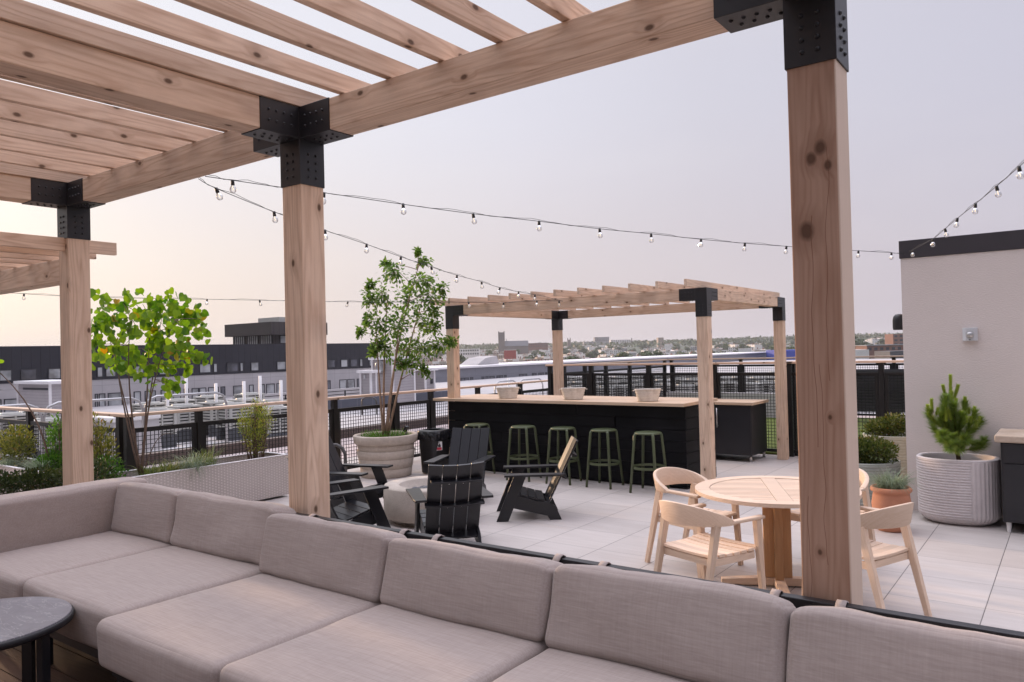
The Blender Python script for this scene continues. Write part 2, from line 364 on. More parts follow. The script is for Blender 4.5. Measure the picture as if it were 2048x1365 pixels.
def perforated():
    m, nt, b = nm('perforated planter metal')
    co = objco(nt, rand=False)
    sp = nt.nodes.new('ShaderNodeSeparateXYZ'); L(nt, co, sp.inputs[0])
    hcoord = mth(nt, 'ADD', sp.outputs[0], sp.outputs[1])
    px, pz = 0.040, 0.034
    qx = mth(nt, 'DIVIDE', hcoord, px); ixx = mth(nt, 'FLOOR', qx)
    fx = mth(nt, 'SUBTRACT', mth(nt, 'SUBTRACT', qx, ixx), 0.5)
    odd = mth(nt, 'MULTIPLY', mth(nt, 'FRACT', mth(nt, 'MULTIPLY', ixx, 0.5)), 1.0)
    qz = mth(nt, 'ADD', mth(nt, 'DIVIDE', sp.outputs[2], pz), odd)
    fz = mth(nt, 'SUBTRACT', mth(nt, 'FRACT', qz), 0.5)
    d = mth(nt, 'SQRT', mth(nt, 'ADD', mth(nt, 'MULTIPLY', fx, fx), mth(nt, 'MULTIPLY', fz, fz)))
    dot = mth(nt, 'SUBTRACT', 1.0, mth(nt, 'MULTIPLY', mth(nt, 'SUBTRACT', d, 0.22, True), 9.0), True)
    n = noi(nt, co, 2.5, 4)
    base = ramp(nt, n, [(0.3, (0.44, 0.385, 0.355)), (0.7, (0.50, 0.445, 0.415))])
    c = mixc(nt, dot, base.outputs[0], (0.60, 0.54, 0.51))
    L(nt, c, b.inputs['Base Color']); b.inputs['Roughness'].default_value = 0.6
    bump(nt, b, dot, 0.5, 0.004); return m
M['perf'] = perforated()

def bulbglass():
    m, nt, b = nm('clear bulb glass')
    nt.nodes.remove(b)
    t = nt.nodes.new('ShaderNodeBsdfTransparent'); t.inputs[0].default_value = (0.93, 0.93, 0.93, 1)
    g = nt.nodes.new('ShaderNodeBsdfGlossy'); g.inputs['Roughness'].default_value = 0.08
    fr = nt.nodes.new('ShaderNodeFresnel'); fr.inputs['IOR'].default_value = 1.6
    mx = nt.nodes.new('ShaderNodeMixShader'); L(nt, mth(nt, 'ADD', mth(nt, 'MULTIPLY', fr.outputs[0], 0.8), 0.03), mx.inputs[0])
    L(nt, t.outputs[0], mx.inputs[1]); L(nt, g.outputs[0], mx.inputs[2])
    L(nt, mx.outputs[0], nt.nodes['Material Output'].inputs[0]); return m
M['glass'] = bulbglass()
def emit(name, col, s):
    m, nt, b = nm(name)
    b.inputs['Emission Color'].default_value = (*col, 1); b.inputs['Emission Strength'].default_value = s
    b.inputs['Base Color'].default_value = (*col, 1); return m
M['filament'] = emit('glowing filament', (1.0, 0.82, 0.6), 1.3)
M['lampglow'] = emit('lit lamp lens', (1.0, 0.82, 0.55), 3.0)
M['leaf_redbud'] = leafmat('redbud leaf', (0.055, 0.14, 0.016), (0.20, 0.31, 0.03), (0.40, 0.22, 0.03), 0.5)
M['leaf_myrtle'] = leafmat('myrtle leaf', (0.045, 0.105, 0.020), (0.15, 0.24, 0.045), None, 0.45)
M['leaf_box'] = leafmat('boxwood leaf', (0.014, 0.030, 0.009), (0.045, 0.065, 0.018), (0.10, 0.06, 0.02), 0.25)
M['leaf_olive'] = leafmat('yellow olive leaf', (0.06, 0.085, 0.016), (0.19, 0.19, 0.04), (0.22, 0.13, 0.03), 0.35)
M['leaf_bright'] = leafmat('bright green leaf', (0.035, 0.11, 0.012), (0.10, 0.20, 0.03), None, 0.4)
M['leaf_willow'] = leafmat('yellow green leaf', (0.10, 0.15, 0.03), (0.28, 0.30, 0.06), (0.33, 0.22, 0.06), 0.45)
M['leaf_mound'] = leafmat('mounded shrub leaf', (0.030, 0.055, 0.012), (0.11, 0.13, 0.03), (0.20, 0.12, 0.03), 0.3)
M['needle'] = leafmat('pine needle', (0.085, 0.15, 0.022), (0.24, 0.33, 0.06), None, 0.25)
M['candle'] = leafmat('new pine shoot', (0.33, 0.42, 0.06), (0.50, 0.58, 0.13), None, 0.3)
M['grass'] = leafmat('green grass blade', (0.07, 0.11, 0.02), (0.19, 0.22, 0.06), (0.30, 0.24, 0.10), 0.35)
M['fescue'] = leafmat('blue fescue blade', (0.12, 0.16, 0.10), (0.25, 0.30, 0.20), (0.36, 0.31, 0.18), 0.35)
M['citytree'] = leafmat('city tree foliage', (0.022, 0.040, 0.012), (0.075, 0.105, 0.03), None, 0.15)
M['citytree_light'] = leafmat('lighter city tree foliage', (0.04, 0.075, 0.015), (0.12, 0.16, 0.04), None, 0.15)

# ------------------------------------------------------------------ mesh building
class MB:
    def __init__(s): s.v = []; s.f = []; s.m = []; s.sm = []; s.mats = []
    def mi(s, mat):
        mat = M[mat] if isinstance(mat, str) else mat
        if mat not in s.mats: s.mats.append(mat)
        return s.mats.index(mat)
    def add(s, vs, fs, mat, smooth=False, mx=None):
        k = len(s.v); i = s.mi(mat)
        for p in vs:
            p = Vector(p); s.v.append(mx @ p if mx is not None else p)
        for f in fs: s.f.append([k+q for q in f]); s.m.append(i); s.sm.append(smooth)
    def box(s, lo, hi, mat, mx=None):
        x0, y0, z0 = lo; x1, y1, z1 = hi
        vs = [(x0,y0,z0),(x1,y0,z0),(x1,y1,z0),(x0,y1,z0),(x0,y0,z1),(x1,y0,z1),(x1,y1,z1),(x0,y1,z1)]
        fs = [(0,3,2,1),(4,5,6,7),(0,1,5,4),(1,2,6,5),(2,3,7,6),(3,0,4,7)]
        s.add(vs, fs, mat, False, mx)
    def prism(s, poly, axis, lo, hi, mat, mx=None):
        """poly in the two other axes (a,b), extruded along axis"""
        def P(a, b, t):
            return (t, a, b) if axis == 0 else ((a, t, b) if axis == 1 else (a, b, t))
        n = len(poly); vs = [P(a, b, lo) for a, b in poly] + [P(a, b, hi) for a, b in poly]
        fs = [list(range(n))[::-1], list(range(n, 2*n))] + [(i, (i+1) % n, n+(i+1) % n, n+i) for i in range(n)]
        s.add(vs, fs, mat, False, mx)
    def tube(s, pts, r, mat, n=8, cap=True, smooth=True):
        pts = [Vector(p) for p in pts]; rings = []; k = len(s.v); i = s.mi(mat)
        ref = None
        for q, p in enumerate(pts):
            a = pts[max(q-1, 0)]; b = pts[min(q+1, len(pts)-1)]; t = (b-a).normalized()
            if ref is None: ref = Vector((0, 0, 1)) if abs(t.z) < 0.9 else Vector((1, 0, 0))
            u = (ref - t*ref.dot(t)).normalized(); w = t.cross(u); ref = u
            rr = r[q] if isinstance(r, (list, tuple)) else r
            for j in range(n):
                an = 2*PI*j/n; s.v.append(p + (u*math.cos(an)+w*math.sin(an))*rr)
        for q in range(len(pts)-1):
            for j in range(n):
                a = k+q*n+j; b = k+q*n+(j+1) % n
                s.f.append([a, b, b+n, a+n]); s.m.append(i); s.sm.append(smooth)
        if cap:
            s.f.append([k+j for j in range(n)][::-1]); s.m.append(i); s.sm.append(False)
            e = k+(len(pts)-1)*n; s.f.append([e+j for j in range(n)]); s.m.append(i); s.sm.append(False)
    def lathe(s, prof, mat, n=48, c=(0, 0, 0), sx=1.0, sy=1.0, smooth=True, rad=None):
        k = len(s.v); i = s.mi(mat); c = Vector(c)
        for q, (r, z) in enumerate(prof):
            for j in range(n):
                a = 2*PI*j/n; rr = rad(r, z, a) if rad else r
                s.v.append(c + Vector((rr*math.cos(a)*sx, rr*math.sin(a)*sy, z)))
        for q in range(len(prof)-1):
            for j in range(n):
                a = k+q*n+j; b = k+q*n+(j+1) % n
                s.f.append([a, b, b+n, a+n]); s.m.append(i); s.sm.append(smooth)
    def disc(s, r, z, mat, n=48, c=(0, 0, 0), sx=1, sy=1, up=True):
        k = len(s.v); c = Vector(c)
        for j in range(n):
            a = 2*PI*j/n; s.v.append(c+Vector((r*math.cos(a)*sx, r*math.sin(a)*sy, z)))
        f = list(range(k, k+n)); s.f.append(f if up else f[::-1]); s.m.append(s.mi(mat)); s.sm.append(False)
    def ball(s, c, r, mat, n=10, m=6, sc=(1, 1, 1)):
        c = Vector(c); vs = []; fs = []
        for a in range(1, m):
            th = PI*a/m
            for b in range(n):
                ph = 2*PI*b/n; vs.append(c+Vector((r*sc[0]*math.sin(th)*math.cos(ph), r*sc[1]*math.sin(th)*math.sin(ph), r*sc[2]*math.cos(th))))
        vs += [c+Vector((0, 0, r*sc[2])), c-Vector((0, 0, r*sc[2]))]; T = len(vs)-2
        for a in range(m-2):
            for b in range(n):
                p = a*n+b; q = a*n+(b+1) % n; fs.append((p, p+n, q+n, q))
        for b in range(n):
            fs.append((T, b, (b+1) % n)); fs.append((T+1, (m-2)*n+(b+1) % n, (m-2)*n+b))
        s.add(vs, fs, mat, True)
    def build(s, name, parent=None, bevel=0.0, seg=2):
        me = bpy.data.meshes.new(name)
        me.from_pydata([tuple(p) for p in s.v], [], s.f)
        for m in s.mats: me.materials.append(m)
        me.polygons.foreach_set('material_index', s.m); me.polygons.foreach_set('use_smooth', s.sm)
        me.update()
        o = bpy.data.objects.new(name, me); COL.objects.link(o)
        if bevel:
            b = o.modifiers.new('bevel', 'BEVEL'); b.width = bevel; b.segments = seg; b.limit_method = 'ANGLE'; b.angle_limit = math.radians(40); b.harden_normals = False
        if parent is not None: adopt(o, parent)
        return o
def adopt(o, parent):
    o.parent = parent
    m = Matrix.Identity(4); p = parent
    while p is not None:
        m = (p.matrix_parent_inverse @ p.matrix_basis) @ m if p.parent else p.matrix_basis @ m
        p = p.parent
    o.matrix_parent_inverse = m.inverted()
def tag(o, label, cat, group=None, kind=None):
    if label: o['label'] = label
    if cat: o['category'] = cat
    if group: o['group'] = group
    if kind: o['kind'] = kind
    return o
def thing(name, label, cat, loc=(0, 0, 0), rz=0.0, group=None):
    o = bpy.data.objects.new(name, None); COL.objects.link(o); o.empty_display_size = 0.1
    o.location = loc; o.rotation_euler = (0, 0, rz)
    o.matrix_basis = Matrix.Translation(Vector(loc)) @ Matrix.Rotation(rz, 4, 'Z')
    return tag(o, label, cat, group)
def struct(o): o['kind'] = 'structure'; return o
def dup(root, loc, rz, label=None, group=None, scale=None):
    kids = list(root.children)
    r = root.copy(); COL.objects.link(r)
    r.location = loc; r.rotation_euler = (0, 0, rz)
    if scale: r.scale = scale if hasattr(scale, '__len__') else (scale,)*3
    if label: r['label'] = label
    if group: r['group'] = group
    for ch in kids:
        gk = list(ch.children)
        c = ch.copy(); COL.objects.link(c); c.parent = r
        for g in gk:
            d = g.copy(); COL.objects.link(d); d.parent = c
    return r
def beam(name, a, b, w, h, mat, parent=None, bevel=0.004):
    """timber from a to b, grain along its own X axis, w across, h tall"""
    a = Vector(a); b = Vector(b); d = b-a; Ln = d.length; x = d.normalized()
    upv = Vector((0, 0, 1)) if abs(x.z) < 0.9 else Vector((0, 1, 0))
    y = upv.cross(x).normalized(); z = x.cross(y)
    mb = MB(); mb.box((-Ln/2, -w/2, -h/2), (Ln/2, w/2, h/2), mat)
    o = mb.build(name, None, bevel)
    mx = Matrix((x, y, z)).transposed().to_4x4(); mx.translation = (a+b)/2
    o.matrix_basis = mx
    if parent is not None: adopt(o, parent)
    return o

# ------------------------------------------------------------------ world, sun
SUN_EL, SUN_DIR = math.radians(10), Vector((-0.99, 0.14, 0)).normalized()
W = bpy.data.worlds.new('World'); S.world = W; W.use_nodes = True
nt = W.node_tree; bg = nt.nodes['Background']
sky = nt.nodes.new('ShaderNodeTexSky'); sky.sky_type = 'NISHITA'; sky.sun_disc = False
sky.sun_elevation = SUN_EL; sky.sun_rotation = math.atan2(SUN_DIR.x, SUN_DIR.y)
sky.air_density = 1.0; sky.dust_density = 4.0; sky.ozone_density = 1.0
tc = nt.nodes.new('ShaderNodeTexCoord')
sep = nt.nodes.new('ShaderNodeSeparateXYZ'); L(nt, tc.outputs['Generated'], sep.inputs[0])
el = mth(nt, 'MAXIMUM', sep.outputs[2], 0.0)
dt = nt.nodes.new('ShaderNodeVectorMath'); dt.operation = 'DOT_PRODUCT'; L(nt, tc.outputs['Generated'], dt.inputs[0])
dt.inputs[1].default_value = (SUN_DIR.x, SUN_DIR.y, 0.12)
cl = nt.nodes.new('ShaderNodeTexNoise'); mpw = nt.nodes.new('ShaderNodeMapping'); mpw.inputs['Scale'].default_value = (1, 1, 5)
L(nt, tc.outputs['Generated'], mpw.inputs[0]); L(nt, mpw.outputs[0], cl.inputs['Vector']); cl.inputs['Scale'].default_value = 2.2; cl.inputs['Detail'].default_value = 5
hl = nt.nodes.new('ShaderNodeVectorMath'); hl.operation = 'MULTIPLY'; L(nt, tc.outputs['Generated'], hl.inputs[0]); hl.inputs[1].default_value = (1, 1, 0)
hn = nt.nodes.new('ShaderNodeVectorMath'); hn.operation = 'NORMALIZE'; L(nt, hl.outputs[0], hn.inputs[0])
L(nt, hn.outputs[0], dt.inputs[0]); dt.inputs[1].default_value = (SUN_DIR.x, SUN_DIR.y, 0)
az = mth(nt, 'ADD', dt.outputs['Value'], mth(nt, 'MULTIPLY', mth(nt, 'SUBTRACT', cl.outputs[0], 0.5), 0.10))
low = ramp(nt, az, [(0.0, (0.543, 0.518, 0.610)), (0.35, (0.614, 0.553, 0.605)), (0.67, (0.712, 0.633, 0.646)), (0.81, (0.783, 0.695, 0.682)), (0.88, (0.845, 0.739, 0.687)), (1.0, (0.890, 0.796, 0.728))])
high = ramp(nt, az, [(0.0, (0.581, 0.570, 0.678)), (0.5, (0.665, 0.654, 0.740)), (0.7, (0.753, 0.748, 0.836)), (1.0, (0.856, 0.860, 0.926))])
emr = nt.nodes.new('ShaderNodeMapRange'); emr.interpolation_type = 'SMOOTHSTEP'; L(nt, el, emr.inputs['Value']); emr.inputs['From Min'].default_value = 0.02; emr.inputs['From Max'].default_value = 0.34
c = mixc(nt, emr.outputs[0], low.outputs[0], high.outputs[0])
c = mixc(nt, mth(nt, 'MULTIPLY', mth(nt, 'SUBTRACT', cl.outputs[0], 0.5, True), 0.35), c, (0.90, 0.865, 0.87))
scn = nt.nodes.new('ShaderNodeVectorMath'); scn.operation = 'SCALE'; L(nt, sky.outputs[0], scn.inputs[0]); scn.inputs['Scale'].default_value = 0.006
ad = nt.nodes.new('ShaderNodeVectorMath'); ad.operation = 'ADD'; L(nt, c, ad.inputs[0]); L(nt, scn.outputs[0], ad.inputs[1])
zen = nt.nodes.new('ShaderNodeMapRange'); zen.interpolation_type = 'SMOOTHSTEP'; L(nt, el, zen.inputs['Value']); zen.inputs['From Min'].default_value = 0.46; zen.inputs['From Max'].default_value = 0.92
zen.inputs['To Min'].default_value = 1.0; zen.inputs['To Max'].default_value = 4.1
dv = nt.nodes.new('ShaderNodeVectorMath'); dv.operation = 'DOT_PRODUCT'; L(nt, tc.outputs['Generated'], dv.inputs[0]); dv.inputs[1].default_value = (0.35, -0.94, 0.0)
back = nt.nodes.new('ShaderNodeMapRange'); back.interpolation_type = 'SMOOTHSTEP'; L(nt, dv.outputs['Value'], back.inputs['Value']); back.inputs['From Min'].default_value = -0.1; back.inputs['From Max'].default_value = 0.8
back.inputs['To Min'].default_value = 1.0; back.inputs['To Max'].default_value = 0.48
tot = mth(nt, 'MULTIPLY', zen.outputs[0], back.outputs[0])
sc2 = nt.nodes.new('ShaderNodeVectorMath'); sc2.operation = 'SCALE'; L(nt, ad.outputs[0], sc2.inputs[0]); L(nt, tot, sc2.inputs['Scale'])
L(nt, sc2.outputs[0], bg.inputs['Color']); bg.inputs['Strength'].default_value = 1.0
sl = bpy.data.lights.new('sun', 'SUN'); sl.energy = 3.4; sl.angle = math.radians(1.6); sl.color = (1.0, 0.66, 0.40)
so = bpy.data.objects.new('sun', sl); COL.objects.link(so)
sdir = Vector((SUN_DIR.x*math.cos(SUN_EL), SUN_DIR.y*math.cos(SUN_EL), math.sin(SUN_EL)))
so.rotation_euler = sdir.to_track_quat('Z', 'Y').to_euler(); so.location = (0, 0, 30)

# ================================================================== SETTING
mb = MB(); mb.box((-10.6, -7, -0.5), (9, 12.85, 0), 'tile'); struct(mb.build('patio_floor'))
mb = MB(); mb.box((-13.3, -14, -0.55), (-10.605, 21.5, -0.02), 'ballast'); mb.box((-10.6, 12.855, -0.5), (9, 21.5, -0.02), 'ballast'); struct(mb.build('roof_margin'))
DZ = 0.45
mb = MB()
for i in range(62):
    y = -6.0 + i*0.14
    if y < 2.55: mb.box((-5.75, y, DZ-0.03), (3.4, y+0.134, DZ), 'decking')
mb.box((-5.74, -6.0, 0.004), (3.39, 2.60, DZ-0.034), 'steel')
struct(mb.build('deck_floor'))
mb = MB(); mb.box((-9.1, 13.0, -0.016), (6, 19.9, 0.02), 'turf'); tag(mb.build('turf'), 'bright green artificial turf behind the mesh fence', 'turf', None, 'structure')
mb = MB(); mb.box((-62, -40, -1.4), (-13.31, 130, -0.75), 'roofwhite'); mb.box((-13.3, 21.6, -1.4), (40, 130, -0.75), 'roofwhite'); struct(mb.build('neighbour_roof'))

# ================================================================== PERGOLAS
def bracket(name, P, arms, w, parent, leg=0.22, arm=0.29, h=0.147, boltr=0.0075, t=0.005):
    """folded steel corner: sleeve on the post head, open sleeves on each beam; P = post axis at beam underside, arms = unit vectors"""
    mb = MB(); e = w/2+t; x, y, z = P
    mb.box((x-e, y-e, z-leg), (x+e, y+e, z+h+0.002), 'steel')
    def bolt(p, nrm):
        mb.ball(p, boltr, 'steel', 10, 6, (1, 1, 1))
    for f in ((1, 0), (-1, 0), (0, 1), (0, -1)):
        for i in range(4):
            for s in (-1, 1):
                q = s*w*0.16
                bolt((x+f[0]*e+(q if f[1] else 0), y+f[1]*e+(q if f[0] else 0), z-leg*0.82+i*leg*0.165), f)
    for a in arms:
        ax, ay = a
        lo = (min(x+ax*e, x+ax*(e+arm-0.08)), min(y+ay*e, y+ay*(e+arm-0.08)))
        hi = (max(x+ax*e, x+ax*(e+arm-0.08)), max(y+ay*e, y+ay*(e+arm-0.08)))
        if ax: mb.box((lo[0], y-e, z-t), (hi[0], y+e, z+h+0.002), 'steel')
        else: mb.box((x-e, lo[1], z-t), (x+e, hi[1], z+h+0.002), 'steel')
        for i in range(4):
            d = e+0.045+i*(arm-0.13)*0.25
            for s in (-1, 1):
                for sd in (-1, 1):
                    zz = z+h*0.5+s*h*0.17
                    bolt((x+ax*d+(sd*e if ay else 0), y+ay*d+(sd*e if ax else 0), zz), a)
                q = s*w*0.16
                bolt((x+ax*(d-0.01*s)+(q if ay else 0), y+ay*(d-0.01*s)+(q if ax else 0), z-t), a)
    return mb.build(name, parent, 0.0015, 1)

PW, BH = 0.1425, 0.148
BZ = 2.908
PX = {'L': -5.498+0.0, 'M': -3.030, 'R': -0.552}          # right-hand faces of the three front posts
PY0 = 2.400
perg = thing('pergola', 'large cedar pergola with black steel brackets sheltering the beige sofa', 'pergola', (-3.1, 0.4, DZ))
cy = PY0+PW/2
for k, X in PX.items():
    cx = X-PW/2
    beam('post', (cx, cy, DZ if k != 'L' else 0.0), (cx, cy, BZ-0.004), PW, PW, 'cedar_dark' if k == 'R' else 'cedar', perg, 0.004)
    beam('post', (cx, -2.2, DZ), (cx, -2.2, BZ-0.004), PW, PW, 'cedar', perg, 0.004)
    arms = [(0, -1)]
    if k != 'L': arms.append((-1, 0))
    if k != 'R': arms.append((1, 0))
    bracket('bracket', (cx, cy, BZ), arms, PW, perg, 0.225, 0.30, BH)
    bracket('bracket', (cx, -2.2, BZ), [(0, 1)]+arms[1:], PW, perg, 0.225, 0.30, BH)
    beam('beam', (cx, cy-PW/2-0.006, BZ+BH/2), (cx, -2.2+PW/2+0.006, BZ+BH/2), PW, BH, 'cedar', perg)
for a, b in (('L', 'M'), ('M', 'R')):
    for yy in (cy, -2.2):
        beam('beam', (PX[a]+0.006, yy, BZ+BH/2), (PX[b]-PW-0.006, yy, BZ+BH/2), PW, BH, 'cedar', perg)
RZ = BZ+BH+0.003
k = 0
while True:
    x = -0.585-0.3085*k; k += 1
    if x < -5.75: break
    beam('rafter', (x+0.019, -2.55, RZ+0.044), (x+0.019, PY0+0.45, RZ+0.044), 0.038, 0.088, 'cedar', perg, 0.003)

# lower pergola standing on the floor behind the left post
p2 = thing('pergola', 'lower cedar pergola cut off by the left edge of the photo', 'pergola', (-8.0, 1.2, 0))
for (x0, y0) in ((-5.93, 2.62), (-9.0, 2.62)):
    beam('post', (x0, y0, 0), (x0, y0, 2.425), 0.12, 0.12, 'cedar', p2)
beam('beam', (-5.90, 2.62, 2.515), (-10.2, 2.62, 2.515), 0.14, 0.165, 'cedar', p2)
beam('beam', (-5.90, -1.5, 2.515), (-10.2, -1.5, 2.515), 0.14, 0.165, 'cedar', p2)
for i in range(15):
    x = -5.56-0.305*i
    beam('rafter', (x, -2.0, 2.645), (x, 2.75, 2.645), 0.038, 0.088, 'cedar', p2, 0.003)

# bar pergola
bp = thing('pergola', 'cedar pergola on four posts standing over the black bar', 'pergola', (-5.95, 10.9, 0))
BW, BBZ, BBH = 0.147, 2.437, 0.148
bx0, bx1, by0, by1 = -8.145+BW/2, -3.903+BW/2, 9.27+BW/2, 12.36+BW/2
for x in (bx0, bx1):
    for y in (by0, by1):
        beam('post', (x, y, 0), (x, y, BBZ-0.004), BW, BW, 'cedar', bp)
        bracket('bracket', (x, y, BBZ), [(1 if x == bx0 else -1, 0), (0, 1 if y == by0 else -1)], BW, bp, 0.219, 0.30, BBH, 0.006)
for y in (by0, by1): beam('beam', (bx0+BW/2+0.006, y, BBZ+BBH/2), (bx1-BW/2-0.006, y, BBZ+BBH/2), BW, BBH, 'cedar', bp)
for x in (bx0, bx1): beam('beam', (x, by0+BW/2+0.006, BBZ+BBH/2), (x, by1-BW/2-0.006, BBZ+BBH/2), BW, BBH, 'cedar', bp)
for i in range(12):
    x = bx0-0.03+(bx1-bx0)*i/11.0
    beam('rafter', (x, by0-0.48, BBZ+BBH+0.047), (x, by1+0.10, BBZ+BBH+0.047), 0.038, 0.088, 'cedar', bp, 0.003)

# ================================================================== FENCES
def fence(name, label, p0, p1, z0, zcap, posts, group=None, mesh_gap=0.18, capw=0.13, pitch=0.052, zb=0.06):
    p0 = Vector((*p0, 0)); p1 = Vector((*p1, 0)); d = (p1-p0); Ln = d.length; d.normalize(); n = Vector((-d.y, d.x, 0))
    t = thing(name, label, 'fence', (*((p0+p1)/2).xy, z0), 0, group)
    beam('cap_rail', p0-d*0.07+Vector((0, 0, zcap-0.018)), p1+d*0.07+Vector((0, 0, zcap-0.018)), capw, 0.036, 'rail', t, 0.006)
    mx = Matrix((d, n, Vector((0, 0, 1)))).transposed().to_4x4(); mx.translation = p0
    for s in posts:
        mb = MB(); mb.box((s-0.038, -0.038, z0), (s+0.038, 0.038, zcap-0.037), 'fence_steel', mx)
        mb.box((s-0.065, -0.05, zcap-0.044), (s+0.065, 0.05, zcap-0.0365), 'fence_steel', mx)
        mb.build('post', t)
    zt = zcap-mesh_gap
    for a, b in zip(posts[:-1], posts[1:]):
        a += 0.044; b -= 0.044
        mb = MB()
        mb.box((a, -0.02, zt-0.05), (b, 0.02, zt), 'fence_steel', mx); mb.box((a, -0.02, z0+zb), (b, 0.02, z0+zb+0.05), 'fence_steel', mx)
        mb.box((a, -0.0195, z0+zb+0.0505), (a+0.05, 0.0195, zt-0.0505), 'fence_steel', mx); mb.box((b-0.05, -0.0195, z0+zb+0.0505), (b, 0.0195, zt-0.0505), 'fence_steel', mx)
        fr = mb.build('frame', t)
        mb = MB(); x = a+0.05+pitch*0.5
        while x < b-0.05:
            mb.box((x-0.0036, -0.003, z0+zb+0.05), (x+0.0036, 0.003, zt-0.05), 'fence_steel', mx); x += pitch
        z = z0+zb+0.05+pitch*0.5
        while z < zt-0.05:
            mb.box((a+0.05, -0.0095, z-0.0036), (b-0.05, -0.0035, z+0.0036), 'fence_steel', mx); z += pitch
        mb.build('wire_mesh', t)
    return t
FX, FZ = -9.20, 1.20
FY0 = 4.66
ys = [0.0]+[at_x(x, y, FX).y-FY0 for x, y in ((397, 817), (516, 807), (668, 796), (788, 787), (861, 781), (955, 774), (1040, 768))]
fence('mesh_fence', 'black mesh fence with cedar cap running behind the round planter', (FX, FY0), (FX, 14.2), 0.0, FZ, ys+[9.54])
fence('mesh_fence', 'black mesh fence with cedar cap behind the shrubs at far left', (FX-7.0, FY0), (FX-0.12, FY0), 0.0, FZ, [0.3, 1.62, 2.94, 4.26, 5.36, 6.0, 6.82])
BY = 12.80
xs = [at_y(x, y, BY).x for x, y in ((1100, 731), (1182, 729), (1297, 728), (1429, 727), (1578, 724))]
fence('mesh_fence', 'tall black mesh fence with cedar cap directly behind the bar', (xs[0], BY), (xs[-1], BY), 0.0, 1.555, [x-xs[0] for x in xs])
fence('mesh_fence', 'narrow black mesh fence return seen edge on beside the bar', (xs[-1]+0.02, BY+0.09), (xs[-1]+0.02, BY+1.3), 0.0, 1.555, [0.04, 1.17])
xr = [at_y(x, y, BY).x for x, y in ((1622, 723), (1762, 721), (1890, 719))]
fence('mesh_fence', 'black mesh fence between the thick post and the stucco wall', (xr[0]-0.5, BY), (xr[-1], BY), 0.0, 1.555, [0.05]+[x-xr[0]+0.5 for x in xr])
fence('mesh_fence', 'far black mesh fence slanting away behind the turf', (FX-0.15, 14.6), (FX-0.15, 20.0), 0.0, 1.505, [0.04, 0.95, 1.95, 3.2, 5.3])
fence('mesh_fence', 'farthest black mesh fence crossing behind the turf', (FX-0.05, 20.0), (3.0, 20.0), 0.0, 1.505, [0.06, 2.05, 3.9, 5.75, 7.6, 9.4, 11.2])
# low parapets beyond the fences
tag((lambda m: (m.box((-13.62, -14, -0.6), (-13.32, 21.55, 0.17), 'brown'), m.build('parapet_wall'))[1])(MB()), 'low brown metal parapet at the edge of the roof beyond the left fence', 'parapet')
tag((lambda m: (m.box((-9.0, 19.2, -0.02), (-5.0, 19.4, 0.62), 'roofwhite'), m.build('parapet_wall'))[1])(MB()), 'pale low parapet behind the turf and bar cabinet', 'parapet')
t = thing('louvre_screen', 'dark slatted equipment screen behind the mesh fence at right', 'screen', (-1.2, 18.9, 0))
mb = MB(); mb.box((-4.9, 18.95, 0.25), (2.5, 19.0, 1.22), 'louvre'); mb.build('back_panel', t)
mb = MB()
for i in range(14): mb.box((-4.9, 18.87, 0.27+i*0.068), (2.5, 18.945, 0.27+i*0.068+0.04), 'louvre')
mb.build('slats', t)
for x in (-4.8, -3.6, -2.4, -1.2, 0.2): 
    mb = MB(); mb.box((x, 18.84, 0.02), (x+0.03, 18.868, 1.2), 'galv'); mb.build('upright', t)

# ================================================================== STUCCO BUILDING
WY, WX = 9.30, -1.530
sb = thing('stucco_building', 'beige stucco roof building with dark metal parapet cap at right', 'building', (2, 11.5, 0))
mb = MB(); mb.box((WX, WY, 0.0), (6, 12.6, 2.745), 'stucco'); mb.build('wall', sb)
mb = MB(); mb.box((WX-0.012, WY-0.012, 2.7475), (6.01, 12.61, 2.94), 'stuccocap'); mb.build('parapet_cap', sb, 0.004)
t = thing('alarm_strobe', 'small white alarm strobe fixed to the stucco wall', 'alarm', (-0.893, WY, 1.895))
mb = MB(); c0 = Vector((-0.893, WY-0.0005, 1.895))
prof = [(-0.068, 0), (-0.068, -0.03), (-0.035, -0.055), (0.035, -0.055), (0.068, -0.03), (0.068, 0)]
mb.prism([(c0.x+a, c0.y+b) for a, b in prof], 2, c0.z-0.068, c0.z+0.068, 'device'); mb.build('housing', t, 0.003)
mb = MB(); mx = Matrix.Translation((c0.x+0.002, c0.y-0.056, c0.z-0.006)) @ Matrix.Rotation(PI/2, 4, 'X')
m2 = MB(); m2.lathe([(0.034, -0.002), (0.034, 0.012), (0.026, 0.02), (0.0, 0.024)], 'chrome', 24)
m2.v = [mx @ p for p in m2.v]; m2.build('strobe_lens', t)
mb = MB(); mb.box((c0.x-0.02, c0.y-0.0665, c0.z+0.004), (c0.x+0.012, c0.y-0.0555, c0.z+0.018), 'device'); mb.box((c0.x-0.006, c0.y-0.062, c0.z-0.06), (c0.x+0.006, c0.y-0.054, c0.z-0.053), 'ink'); mb.build('indicator', t)
t = thing('wall_lamp', 'black dome wall lamp lit below on the end of the stucco wall', 'lamp', (WX, 9.62, 2.05))
mb = MB(); lc = Vector((WX-0.085, 9.60, 1.97)); mb.lathe([(0.062, 0), (0.066, 0.03), (0.066, 0.11), (0.058, 0.15), (0.038, 0.175), (0.0, 0.183)], 'steel', 28, lc); mb.build('shade', t)
mb = MB(); mb.box((WX-0.04, 9.57, 2.04), (WX-0.0005, 9.63, 2.10), 'steel'); mb.build('bracket', t)
mb = MB(); mb.disc(0.055, 0.012, 'lampglow', 24, lc, up=False); mb.build('lens', t)

